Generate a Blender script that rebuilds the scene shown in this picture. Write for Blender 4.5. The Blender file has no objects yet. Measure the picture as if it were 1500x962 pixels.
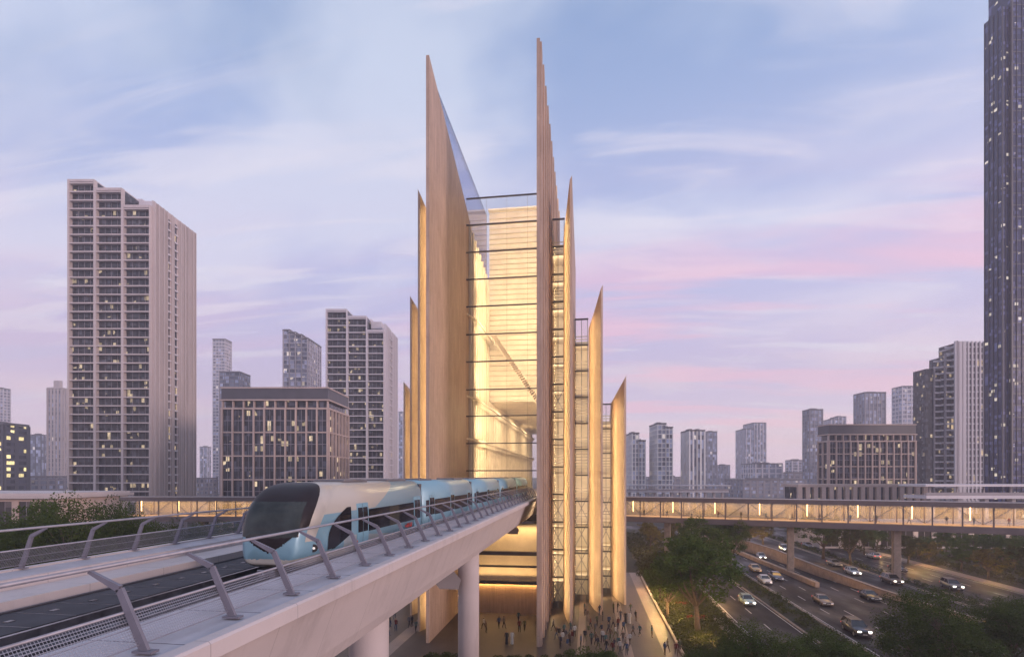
import bpy, bmesh, math, random
from mathutils import Vector, Matrix
rnd = random.Random(7)
S = bpy.context.scene
COL = S.collection
# ---------------------------------------------------------------- camera, sky, sun, exposure
F = 780.0; H = 21.0; TH = math.atan(110/780); CT = math.cos(TH); ST = math.sin(TH)
cam = bpy.data.cameras.new('camera'); camo = bpy.data.objects.new('camera', cam); COL.objects.link(camo)
camo.location = (0, 0, H); camo.rotation_euler = (math.radians(90), 0, TH)
cam.sensor_width = 36; cam.lens = 36*F/1500; cam.shift_y = (697-481)/1500; cam.clip_end = 9000; cam.clip_start = 0.1
S.camera = camo
S.view_settings.view_transform = 'Standard'; S.view_settings.look = 'None'
S.view_settings.exposure = 0.0; S.view_settings.gamma = 1
S.render.engine = 'CYCLES'
S.cycles.max_bounces = 6; S.cycles.diffuse_bounces = 3; S.cycles.glossy_bounces = 3
S.cycles.transparent_max_bounces = 16; S.cycles.volume_bounces = 2
S.cycles.sample_clamp_indirect = 4; S.cycles.use_denoising = True
S.cycles.caustics_reflective = False; S.cycles.caustics_refractive = False
SUN_AZ, SUN_EL = math.radians(72), math.radians(9)      # sun low to the right of the view
W = bpy.data.worlds.new('World'); S.world = W; W.use_nodes = True
def build_world():
    nt = W.node_tree; N = nt.nodes; L = nt.links
    for n in list(N): N.remove(n)
    out = N.new('ShaderNodeOutputWorld'); bg = N.new('ShaderNodeBackground'); L.new(bg.outputs[0], out.inputs[0])
    sky = N.new('ShaderNodeTexSky'); sky.sky_type = 'NISHITA'; sky.sun_disc = False
    sky.sun_elevation = math.radians(3); sky.sun_rotation = SUN_AZ
    geo = N.new('ShaderNodeNewGeometry')
    tc = N.new('ShaderNodeTexCoord'); sep = N.new('ShaderNodeSeparateXYZ'); L.new(tc.outputs['Generated'], sep.inputs[0])
    def M(op, a, b=None, c=None):
        m = N.new('ShaderNodeMath'); m.operation = op
        for i, v in enumerate((a, b, c)):
            if v is None: continue
            if hasattr(v, 'is_output'): L.new(v, m.inputs[i])
            else: m.inputs[i].default_value = v
        return m.outputs[0]
    def ramp(fac, stops, interp='EASE'):
        r = N.new('ShaderNodeValToRGB'); r.color_ramp.interpolation = interp
        e = r.color_ramp.elements
        e[0].position, e[0].color = stops[0][0], (*stops[0][1], 1)
        e[1].position, e[1].color = stops[-1][0], (*stops[-1][1], 1)
        for p, c in stops[1:-1]:
            x = e.new(p); x.color = (*c, 1)
        L.new(fac, r.inputs[0]); return r.outputs[0]
    def mix(f, a, b):
        m = N.new('ShaderNodeMix'); m.data_type = 'RGBA'
        if hasattr(f, 'is_output'): L.new(f, m.inputs[0])
        else: m.inputs[0].default_value = f
        for i, v in ((6, a), (7, b)):
            if hasattr(v, 'is_output'): L.new(v, m.inputs[i])
            else: m.inputs[i].default_value = (*v, 1)
        return m.outputs[2]
    z = M('MAXIMUM', sep.outputs[2], 0.0)
    base = ramp(z, [(0, (.80, .66, .84)), (.08, (.74, .60, .80)), (.20, (.62, .53, .79)), (.36, (.50, .54, .84)),
                    (.52, (.36, .47, .77)), (.68, (.23, .36, .64)), (1, (.22, .33, .60))], 'LINEAR')
    # cloud sheet: view direction projected on a high plane
    inv = M('DIVIDE', 1.0, M('ADD', z, 0.10))
    cx = M('MULTIPLY', sep.outputs[0], inv); cy = M('MULTIPLY', sep.outputs[1], inv)
    def cloud(sx, sy, scale, det, dist, off):
        cb = N.new('ShaderNodeCombineXYZ'); L.new(M('MULTIPLY', cx, sx), cb.inputs[0]); L.new(M('MULTIPLY', cy, sy), cb.inputs[1]); cb.inputs[2].default_value = off
        n = N.new('ShaderNodeTexNoise'); n.inputs['Scale'].default_value = scale; n.inputs['Detail'].default_value = det
        n.inputs['Roughness'].default_value = .5; n.inputs['Distortion'].default_value = dist
        L.new(cb.outputs[0], n.inputs['Vector']); return n.outputs[0]
    big = cloud(.55, .8, 1.1, 5, .5, 3.1)
    streak = cloud(.35, 1.3, 1.6, 6, .35, 9.2)
    f1 = ramp(big, [(.45, (0,)*3), (.60, (1,)*3)])
    f2 = ramp(streak, [(.45, (0,)*3), (.62, (1,)*3)])
    hi = ramp(z, [(0, (.74, .60, .76)), (.15, (.86, .66, .78)), (.30, (.82, .78, .93)), (.6, (.74, .80, .95)), (1, (.55, .62, .82))], 'LINEAR')
    c1 = mix(M('MULTIPLY', f1, .72), base, hi)
    wisp = cloud(.45, 1.9, 2.6, 9, .9, 41.3)
    f3 = M('MULTIPLY', ramp(wisp, [(.50, (0,)*3), (.68, (1,)*3)]), ramp(z, [(.03, (.25,)*3), (.25, (.6,)*3), (.8, (.35,)*3)]))
    c1 = mix(f3, c1, (.86, .82, .93))
    # pink glow low on the right
    right = N.new('ShaderNodeVectorMath'); right.operation = 'DOT_PRODUCT'; L.new(tc.outputs['Generated'], right.inputs[0])
    right.inputs[1].default_value = (math.sin(.45), math.cos(.45), 0.0)
    pk = M('MULTIPLY', ramp(right.outputs['Value'], [(.55, (.25,)*3), (.95, (1,)*3)]), f2)
    band = ramp(z, [(.02, (0,)*3), (.13, (.8,)*3), (.30, (1,)*3), (.44, (.12,)*3), (.6, (0,)*3)])
    c2 = mix(M('MULTIPLY', M('MULTIPLY', pk, band), .72), c1, (1.0, .55, .70))
    dk = cloud(.6, .9, 1.5, 5, .6, 21.7)
    fd = M('MULTIPLY', ramp(dk, [(.5, (0,)*3), (.7, (1,)*3)]), ramp(z, [(.3, (0,)*3), (.6, (.6,)*3)]))
    c3 = mix(fd, c2, (.30, .42, .66))
    # a little of the physical sky on top
    sc = N.new('ShaderNodeVectorMath'); sc.operation = 'SCALE'; sc.inputs[3].default_value = .06; L.new(sky.outputs[0], sc.inputs[0])
    ad = N.new('ShaderNodeVectorMath'); ad.operation = 'ADD'
    sb = N.new('ShaderNodeVectorMath'); sb.operation = 'SCALE'; sb.inputs[3].default_value = .97; L.new(c3, sb.inputs[0])
    L.new(sb.outputs[0], ad.inputs[0]); L.new(sc.outputs[0], ad.inputs[1])
    L.new(ad.outputs[0], bg.inputs[0]); bg.inputs[1].default_value = 0.98
build_world()
sl = bpy.data.lights.new('sun', 'SUN'); sl.energy = 2.0; sl.angle = math.radians(12); sl.color = (1, .74, .68)
so = bpy.data.objects.new('sun', sl); COL.objects.link(so)
sd = Vector((math.sin(SUN_AZ)*math.cos(SUN_EL), -.55*math.cos(SUN_EL), math.sin(SUN_EL)))
so.rotation_euler = sd.to_track_quat('Z', 'Y').to_euler()

# ---------------------------------------------------------------- helpers
def at(px, D, z=0.0):
    u = (px-750)/F*D
    return Vector((u*CT-D*ST, u*ST+D*CT, z))
def ground(px, py, z=0.0):
    return at(px, F*(H-z)/(py-697), z)
def hz(py, D): return H-(py-697)*D/F
def tag(o, label=None, cat=None, group=None, kind=None):
    if label: o['label'] = label
    if cat: o['category'] = cat
    if group: o['group'] = group
    if kind: o['kind'] = kind
    return o
def empty(name, loc=(0, 0, 0), rz=0.0):
    o = bpy.data.objects.new(name, None); COL.objects.link(o); o.location = loc; o.rotation_euler = (0, 0, rz)
    o.empty_display_size = .5; return o
class MB:
    def __init__(s): s.v = []; s.f = []; s.m = []
    def face(s, pts, mi=0):
        b = len(s.v); s.v += [tuple(p) for p in pts]; s.f.append(tuple(range(b, b+len(pts)))); s.m.append(mi)
    def box(s, x0, x1, y0, y1, z0, z1, mi=0, mat=None):
        b = len(s.v)
        vs = [(x, y, z) for z in (z0, z1) for y in (y0, y1) for x in (x0, x1)]
        if mat: vs = [tuple(mat @ Vector(v)) for v in vs]
        s.v += vs
        for q in ((0, 2, 3, 1), (4, 5, 7, 6), (0, 1, 5, 4), (2, 6, 7, 3), (0, 4, 6, 2), (1, 3, 7, 5)):
            s.f.append(tuple(b+i for i in q)); s.m.append(mi)
    def prism(s, poly, z0, z1, mi=0):
        """poly: xy list ccw; z1 a number or a list of top heights"""
        n = len(poly); b = len(s.v); t = z1 if isinstance(z1, (list, tuple)) else [z1]*n
        s.v += [(x, y, z0) for x, y in poly]+[(p[0], p[1], t[i]) for i, p in enumerate(poly)]
        for i in range(n):
            j = (i+1) % n; s.f.append((b+i, b+j, b+n+j, b+n+i)); s.m.append(mi)
        s.f.append(tuple(b+n+i for i in range(n))); s.m.append(mi)
        s.f.append(tuple(b+i for i in reversed(range(n)))); s.m.append(mi)
    def tube(s, pts, r, n=8, mi=0, caps=True):
        pts = [Vector(p) for p in pts]; rings = []
        rr = r if isinstance(r, (list, tuple)) else [r]*len(pts)
        for i, p in enumerate(pts):
            d = (pts[min(i+1, len(pts)-1)]-pts[max(i-1, 0)]).normalized()
            up = Vector((0, 0, 1)) if abs(d.z) < .9 else Vector((1, 0, 0))
            a = d.cross(up).normalized(); c = a.cross(d)
            b = len(s.v); rings.append(b)
            for k in range(n):
                t = 2*math.pi*k/n; s.v.append(tuple(p+a*math.cos(t)*rr[i]+c*math.sin(t)*rr[i]))
        for i in range(len(rings)-1):
            for k in range(n):
                j = (k+1) % n; s.f.append((rings[i]+k, rings[i]+j, rings[i+1]+j, rings[i+1]+k)); s.m.append(mi)
        if caps:
            s.f.append(tuple(rings[0]+k for k in range(n))); s.m.append(mi)
            s.f.append(tuple(rings[-1]+k for k in reversed(range(n)))); s.m.append(mi)
    def bar(s, a, b, w, h, mi=0):
        """rectangular bar between points, w sideways, h up"""
        a = Vector(a); b = Vector(b); d = (b-a).normalized()
        up = Vector((0, 0, 1)) if abs(d.z) < .95 else Vector((0, 1, 0))
        sx = d.cross(up).normalized()*w/2; sz = sx.normalized().cross(d)*h/2
        i = len(s.v)
        s.v += [tuple(p+q) for p in (a, b) for q in (-sx-sz, sx-sz, sx+sz, -sx+sz)]
        for q in ((0, 3, 2, 1), (4, 5, 6, 7), (0, 1, 5, 4), (1, 2, 6, 5), (2, 3, 7, 6), (3, 0, 4, 7)):
            s.f.append(tuple(i+k for k in q)); s.m.append(mi)
    def build(s, name, mats, parent=None, smooth=False, recalc=True):
        me = bpy.data.meshes.new(name); me.from_pydata(s.v, [], s.f)
        if not isinstance(mats, (list, tuple)): mats = [mats]
        for m in mats: me.materials.append(m)
        if len(mats) > 1: me.polygons.foreach_set('material_index', s.m)
        if recalc:
            bm = bmesh.new(); bm.from_mesh(me); bmesh.ops.recalc_face_normals(bm, faces=bm.faces); bm.to_mesh(me); bm.free()
        if smooth: me.polygons.foreach_set('use_smooth', [True]*len(me.polygons))
        me.update()
        o = bpy.data.objects.new(name, me); COL.objects.link(o)
        if parent: o.parent = parent
        return o
def copy_tree(o, parent=None):
    c = o.copy(); COL.objects.link(c)
    if parent: c.parent = parent
    for ch in list(o.children): copy_tree(ch, c)
    return c
def bevel(o, w, seg=2):
    m = o.modifiers.new('bevel', 'BEVEL'); m.width = w; m.segments = seg; m.limit_method = 'ANGLE'; return o

# ---------------------------------------------------------------- materials
class NT:
    def __init__(s, name):
        s.mat = bpy.data.materials.new(name); s.mat.use_nodes = True; s.nt = s.mat.node_tree
        s.N = s.nt.nodes; s.L = s.nt.links; s.b = s.N['Principled BSDF']
        s.tc = s.N.new('ShaderNodeTexCoord')
    def put(s, sock, v):
        if hasattr(v, 'is_output'): s.L.new(v, sock)
        elif isinstance(v, (tuple, list)) and len(v) == 3 and sock.type == 'RGBA': sock.default_value = (*v, 1)
        else: sock.default_value = v
    def math(s, op, a, b=None, c=None):
        m = s.N.new('ShaderNodeMath'); m.operation = op
        for i, v in enumerate((a, b, c)):
            if v is not None: s.put(m.inputs[i], v)
        return m.outputs[0]
    def sep(s, src=None):
        n = s.N.new('ShaderNodeSeparateXYZ'); s.L.new(src or s.tc.outputs['Object'], n.inputs[0]); return n.outputs
    def comb(s, x, y, z):
        n = s.N.new('ShaderNodeCombineXYZ')
        for i, v in enumerate((x, y, z)): s.put(n.inputs[i], v)
        return n.outputs[0]
    def noise(s, scale, detail=4, stretch=(1, 1, 1), rough=.55, src=None):
        mp = s.N.new('ShaderNodeMapping'); mp.inputs['Scale'].default_value = stretch
        s.L.new(src or s.tc.outputs['Object'], mp.inputs[0])
        n = s.N.new('ShaderNodeTexNoise'); n.inputs['Scale'].default_value = scale; n.inputs['Detail'].default_value = detail
        n.inputs['Roughness'].default_value = rough; s.L.new(mp.outputs[0], n.inputs['Vector']); return n.outputs[0]
    def white(s, vec):
        n = s.N.new('ShaderNodeTexWhiteNoise'); n.noise_dimensions = '3D'; s.L.new(vec, n.inputs['Vector']); return n.outputs
    def ramp(s, f, stops, interp='LINEAR'):
        r = s.N.new('ShaderNodeValToRGB'); r.color_ramp.interpolation = interp; e = r.color_ramp.elements
        e[0].position = stops[0][0]; e[0].color = (*stops[0][1], 1); e[1].position = stops[-1][0]; e[1].color = (*stops[-1][1], 1)
        for p, c in stops[1:-1]: x = e.new(p); x.color = (*c, 1)
        s.L.new(f, r.inputs[0]); return r.outputs[0]
    def mix(s, f, a, b):
        m = s.N.new('ShaderNodeMix'); m.data_type = 'RGBA'; s.put(m.inputs[0], f); s.put(m.inputs[6], a); s.put(m.inputs[7], b); return m.outputs[2]
    def bump(s, h, strength=.3, dist=.02):
        b = s.N.new('ShaderNodeBump'); b.inputs['Strength'].default_value = strength; b.inputs['Distance'].default_value = dist
        s.L.new(h, b.inputs['Height']); s.L.new(b.outputs[0], s.b.inputs['Normal'])
    def set(s, **k):
        for a, v in k.items(): s.put(s.b.inputs[{'col': 'Base Color', 'rough': 'Roughness', 'metal': 'Metallic', 'em': 'Emission Color', 'es': 'Emission Strength', 'alpha': 'Alpha', 'spec': 'Specular IOR Level', 'coat': 'Coat Weight'}[a]], v)
        return s.mat
def mixc(c, k): return tuple(min(1, x*k) for x in c)
def stained(name, col, rough, bump=.25):
    t = NT(name); n = t.noise(.35, 5, (1, .35, 1)); st = t.noise(1.1, 5, (1, 1, .12), .7); x, y, z = t.sep()
    c = t.ramp(n, [(.3, mixc(col, .9)), (.7, mixc(col, 1.08))])
    c = t.mix(t.math('MULTIPLY', t.ramp(st, [(.52, (0,)*3), (.74, (1,)*3)]), .38), c, mixc(col, .55))
    j = t.math('LESS_THAN', t.math('FRACT', t.math('DIVIDE', y, 3.1)), .007)
    t.set(col=t.mix(t.math('MULTIPLY', j, .6), c, mixc(col, .35)), rough=rough); t.bump(t.math('SUBTRACT', t.noise(5, 5), j), bump, .02); return t.mat
def plain(name, col, rough=.6, var=.25, scale=.6, metal=0, bumps=0.0, detail=5, stretch=(1, 1, 1), **k):
    t = NT(name); n = t.noise(scale, detail, stretch)
    t.set(col=t.ramp(n, [(.3, mixc(col, 1-var)), (.7, mixc(col, 1+var))]), rough=rough, metal=metal, **k)
    if bumps: t.bump(t.noise(scale*12, 4, stretch), bumps, .02)
    return t.mat
def emit(name, col, st):
    t = NT(name); return t.set(col=col, em=col, es=st, rough=.5)
def facade_glass(name, col, fw, fh, lit=.05, lit_col=(1, .72, .38), st=1.3, rough=.12, var=.5, blind=.25):
    """dark window glass; rooms behind it differ, a few are lit"""
    t = NT(name); x, y, z = t.sep()
    fx = t.math('FLOOR', t.math('ADD', t.math('DIVIDE', x, fw), .013)); fy = t.math('FLOOR', t.math('ADD', t.math('DIVIDE', y, fw), .013))
    fz = t.math('FLOOR', t.math('ADD', t.math('DIVIDE', z, fh), .017))
    w = t.white(t.comb(fx, fy, fz)); w2 = t.white(t.comb(t.math('ADD', fy, 31.0), t.math('ADD', fx, 7.0), fz))
    c = t.ramp(w[0], [(0, mixc(col, 1-var)), (1-blind, mixc(col, 1+var)), (1, mixc(col, 3.2))])
    big = t.noise(.09, 3, (1, 1, 1.8))
    islit = t.math('GREATER_THAN', t.math('ADD', w2[0], t.math('MULTIPLY', t.math('SUBTRACT', big, .5), .45)), 1-lit)
    part = t.noise(1.3, 2)
    em = t.math('MULTIPLY', t.math('MULTIPLY', islit, st), t.math('MULTIPLY', part, t.math('ADD', w[0], .7)))
    t.set(col=c, rough=rough, em=lit_col, es=em, spec=.3)
    t.bump(t.noise(.35, 2), .12, .15)
    return t.mat
def clear_glass(name, tint=(.8, .85, .85), refl=.12):
    t = NT(name); t.N.remove(t.b)
    tr = t.N.new('ShaderNodeBsdfTransparent'); tr.inputs[0].default_value = (*tint, 1)
    gl = t.N.new('ShaderNodeBsdfGlossy'); gl.inputs['Roughness'].default_value = .04; gl.inputs[0].default_value = (.9, .92, 1, 1)
    fr = t.N.new('ShaderNodeLayerWeight'); fr.inputs[0].default_value = .25
    mx = t.N.new('ShaderNodeMixShader')
    t.L.new(t.math('ADD', t.math('MULTIPLY', fr.outputs['Fresnel'], .6), refl), mx.inputs[0])
    t.L.new(tr.outputs[0], mx.inputs[1]); t.L.new(gl.outputs[0], mx.inputs[2])
    t.L.new(mx.outputs[0], t.N['Material Output'].inputs[0]); return t.mat
def fin_mat(name, col):
    t = NT(name); x, y, z = t.sep()
    # tall narrow boards with staggered joints
    bx = t.math('DIVIDE', t.math('ADD', x, y), .55); col_i = t.math('FLOOR', bx)
    off = t.white(t.comb(col_i, 0, 0))[0]
    bz = t.math('DIVIDE', t.math('ADD', z, t.math('MULTIPLY', off, 6)), 4.2)
    w = t.white(t.comb(col_i, t.math('FLOOR', bz), 0))[0]
    grain = t.noise(3.2, 6, (1, 1, .06), .65); broad = t.noise(.35, 7, (1, 1, .5), .68)
    c = t.ramp(grain, [(.3, mixc(col, .74)), (.5, col), (.72, mixc(col, 1.18))])
    c = t.mix(t.math('MULTIPLY', t.math('ABSOLUTE', t.math('SUBTRACT', w, .5)), .45), c, mixc(col, .62))
    c = t.mix(t.ramp(broad, [(.40, (0,)*3), (.68, (.65,)*3)]), c, mixc((col[0]*.9, col[1]*.85, col[2]*.8), .68))
    jx = t.math('LESS_THAN', t.math('FRACT', bx), .05); jz = t.math('LESS_THAN', t.math('FRACT', bz), .012)
    j = t.math('MAXIMUM', jx, jz)
    t.set(col=t.mix(t.math('MULTIPLY', j, .45), c, mixc(col, .35)), rough=.55)
    t.bump(t.math('SUBTRACT', grain, j), .35, .03); return t.mat

M = {}
M['fin'] = fin_mat('fin boards', (.48, .345, .27))
M['wood'] = fin_mat('wall boards', (.42, .27, .17))
M['stone_in'] = plain('pale interior lining', (.78, .70, .58), .6, .12, .4)
M['beam'] = plain('dark steel beam', (.075, .07, .085), .45, .2, 1)
M['glass'] = clear_glass('tower glass', (.90, .90, .88), .05)
M['glass_hi'] = clear_glass('frosted sail glass', (.86, .84, .90), .16)
M['concrete'] = stained('pale guideway concrete', (.52, .455, .455), .7)
M['conc_deck'] = plain('walkway concrete', (.43, .41, .45), .75, .13, .8, bumps=.3)
M['ballast'] = plain('trackbed', (.10, .095, .105), .85, .35, 2.2, bumps=.6)
M['trackdark'] = plain('dark cable trough cover', (.045, .042, .052), .8, .25, 1.2, bumps=.3)
M['rail'] = plain('rail steel', (.30, .28, .30), .3, .3, 3, metal=.9)
M['steel'] = plain('brushed railing steel', (.30, .29, .33), .55, .12, 4, metal=.5)
M['post'] = plain('grey painted post', (.20, .19, .23), .5, .12, 2, metal=.35)
M['asphalt'] = None
def asphalt():
    t = NT('asphalt'); n = t.noise(.25, 5, (1, .25, 1)); g = t.noise(14, 3)
    wet = t.noise(.13, 4, (1.5, .5, 1))
    t.set(col=t.mix(.5, t.ramp(n, [(.3, (.018, .014, .016)), (.7, (.040, .032, .034))]), t.ramp(g, [(.3, (.022, .018, .019)), (.7, (.038, .032, .033))])),
          rough=t.ramp(wet, [(.35, (.36,)*3), (.65, (.8,)*3)]))
    t.set(spec=.16); t.bump(g, .15, .01); return t.mat
M['asphalt'] = asphalt()
M['paint'] = plain('worn road paint', (.42, .38, .36), .6, .3, 5)
M['kerb'] = plain('kerb stone', (.24, .19, .16), .7, .2, 1.5)
M['barrier'] = plain('sandstone barrier', (.40, .27, .19), .75, .2, .9, bumps=.3)
M['pave_a'] = plain('warm plaza paving', (.30, .235, .20), .5, .18, .7)
M['pave_b'] = plain('pale plaza paving', (.45, .36, .31), .5, .15, .7)
def paving(name, col):
    t = NT(name); x, y, z = t.sep()
    cx = t.math('DIVIDE', x, .9); cy = t.math('DIVIDE', y, 1.8)
    w = t.white(t.comb(t.math('FLOOR', cx), t.math('FLOOR', cy), 0))[0]
    j = t.math('MAXIMUM', t.math('LESS_THAN', t.math('FRACT', cx), .03), t.math('LESS_THAN', t.math('FRACT', cy), .02))
    n = t.noise(.35, 5)
    c = t.mix(w, mixc(col, .88), mixc(col, 1.1)); c = t.mix(t.math('MULTIPLY', n, .4), c, mixc(col, .7))
    t.set(col=t.mix(t.math('MULTIPLY', j, .5), c, mixc(col, .4)), rough=.48); return t.mat
M['pave_a'] = paving('warm plaza paving', (.075, .054, .045)); M['pave_b'] = paving('pale plaza paving', (.27, .20, .165))
M['soil'] = plain('planted soil', (.035, .032, .018), .95, .5, .3, bumps=.5)
M['ground'] = plain('city ground', (.10, .09, .085), .9, .4, .02)
def leafmat(name, a, b):
    t = NT(name); oi = t.N.new('ShaderNodeObjectInfo'); n = t.noise(.9, 3); g = t.N.new('ShaderNodeNewGeometry')
    r = t.math('ADD', t.math('MULTIPLY', n, .7), t.math('MULTIPLY', g.outputs['Random Per Island'], .3))
    c = t.ramp(r, [(.25, a), (.6, b), (.85, mixc(b, 1.5))])
    t.set(col=c, rough=.75, spec=.1)
    tl = t.N.new('ShaderNodeBsdfTranslucent'); t.L.new(c, tl.inputs[0])
    mx = t.N.new('ShaderNodeMixShader'); mx.inputs[0].default_value = .28
    t.L.new(t.b.outputs[0], mx.inputs[1]); t.L.new(tl.outputs[0], mx.inputs[2]); t.L.new(mx.outputs[0], t.N['Material Output'].inputs[0])
    return t.mat
M['leaf'] = leafmat('tree leaves', (.034, .058, .013), (.078, .118, .026))
M['leaf2'] = leafmat('olive leaves', (.022, .028, .008), (.065, .068, .020))
M['leafn'] = leafmat('dark tree leaves', (.022, .038, .009), (.060, .088, .020))
M['leafy'] = leafmat('yellow leaves', (.06, .055, .016), (.16, .13, .035))  # yellower and brighter than the other leaf sets
M['hedge'] = leafmat('hedge leaves', (.022, .032, .009), (.065, .075, .020))
M['flower'] = leafmat('red blossom', (.10, .015, .012), (.22, .04, .03))
M['bark'] = plain('bark', (.09, .065, .045), .9, .3, 6, bumps=.6)
LAMP = (1.0, .60, .23)
def light(kind, name, loc, e, size=None, sy=None, rot=None, col=LAMP, spread=None, soft=.3):
    l = bpy.data.lights.new(name, kind); l.energy = e; l.color = col
    if kind == 'AREA':
        l.shape = 'RECTANGLE'; l.size = size; l.size_y = sy
        if spread: l.spread = spread
    else: l.shadow_soft_size = soft
    o = bpy.data.objects.new(name, l); COL.objects.link(o); o.location = loc
    if rot: o.rotation_euler = rot
    return o

# ---------------------------------------------------------------- ground, plaza, roads
def sheet(name, x0, x1, y0, y1, z, mat, kind='structure'):
    m = MB(); m.face([(x0, y0, z), (x1, y0, z), (x1, y1, z), (x0, y1, z)])
    return tag(m.build(name, mat, recalc=False), kind=kind)
sheet('ground', -3500, 3500, -60, 6000, -.02, M['ground'])
sheet('garden_soil', -220, 260, 20, 330, -.012, M['soil'])
# plaza
m = MB(); m.box(-46, 10.8, 42, 118, -.01, .10); tag(m.build('plaza', M['pave_a']), kind='structure')
m = MB()
for x0, x1 in ((9.0, 10.8), (4.2, 5.4), (-1.2, -.2), (-24.5, -22.8), (-30.5, -29), (-37, -35.5)):
    m.box(x0, x1, 42, 118, .02, .108 if x1 < 9 else .112)
tag(m.build('plaza_paving_bands', M['pave_b']), kind='structure')
m = MB(); m.box(10.8, 11.15, 42, 118, -.01, .55); tag(m.build('plaza_kerb', M['pave_b']), kind='structure')
# roads run along Y
wallp = [ground(1040, 790), ground(1084, 804), ground(1136, 820), ground(1204, 845), ground(1290, 872), Vector((54.5, 84, 0)), Vector((56, 70, 0))]
wallp.insert(0, Vector((36, 300, 0)))
sheet('road', 21, 28.8, 20, 330, .0, M['asphalt'])
sheet('main_road', 33.4, 56.5, 20, 330, .004, M['asphalt'])
sheet('upper_road', 54, 61, 20, 330, .008, M['asphalt'])
sheet('right_road', 64, 77, 20, 330, .004, M['asphalt'])
for nm, y0 in (('cross_road', 215), ('far_cross_road', 252)):
    sheet(nm, -300, 400, y0, y0+14, .012, M['asphalt'])
m = MB()
def dashes(x, y0=30, y1=210, step=9.0, ln=3.2, w=.16):
    y = y0
    while y < y1: m.box(x-w/2, x+w/2, y, y+ln, .004, .022); y += step
for x in (24.9, 36.6, 39.8, 45.6, 48.8, 68.2, 72.6): dashes(x, 30+(x*7.3) % 6)
for x in (21.35, 28.45, 33.8, 60.6, 64.4, 76.6): m.box(x-.07, x+.07, 20, 212, .004, .020)
tag(m.build('lane_markings', M['paint']), kind='structure')
m = MB()
for x in (20.85, 28.95, 33.25, 61.1, 63.9, 77.15): m.box(x-.15, x+.15, 20, 213, -.01, .14)
tag(m.build('kerbs', M['kerb']), kind='structure')
sheet('verge_strip', 77.3, 80.2, 20, 213, .03, M['pave_b'])
m = MB(); m.box(18.2, 20.3, 58, 82, -.01, .16); tag(m.build('footpath', M['pave_b']), kind='structure')
# retaining wall
def wall_poly(pts, hs, th, name, mat, cap=.12):
    a = MB(); n = len(pts)
    for i in range(n-1):
        p, q = pts[i], pts[i+1]; d = (q-p).normalized(); s_ = Vector((-d.y, d.x, 0))*th/2
        v = [p-s_, q-s_, q+s_, p+s_]; hh = [hs[i], hs[i+1], hs[i+1], hs[i]]
        a.prism([(w.x, w.y) for w in v], -.02, hh)
    return a.build(name, mat)
rt = empty('retaining_wall', wallp[3]); tag(rt, 'long curving sandstone retaining wall beside the middle carriageway', 'wall')
hs = [3.0, 3.0, 2.9, 2.6, 1.9, 1.1, .8, .5]
o = wall_poly([p-wallp[3] for p in wallp], hs, .5, 'wall_face', M['barrier'], 0); o.parent = rt
a = MB()
for i in range(len(wallp)-1):
    p = wallp[i]-wallp[3]; q = wallp[i+1]-wallp[3]
    a.bar(p+Vector((0, 0, hs[i]+.06)), q+Vector((0, 0, hs[i+1]+.06)), .66, .14)
a.build('coping', M['pave_b'], rt)
a = MB()
bp = [Vector((38.5, 190, 0)), Vector((40.6, 150, 0)), Vector((42, 128, 0)), Vector((43.1, 107.7, 0))]
for i in range(3): a.bar(bp[i]+Vector((0, 0, .45)), bp[i+1]+Vector((0, 0, .45)), .75, .95)
o = a.build('barrier_wall', M['barrier']); tag(o, 'low orange sandstone divider ending between the carriageways', 'barrier')

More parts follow.
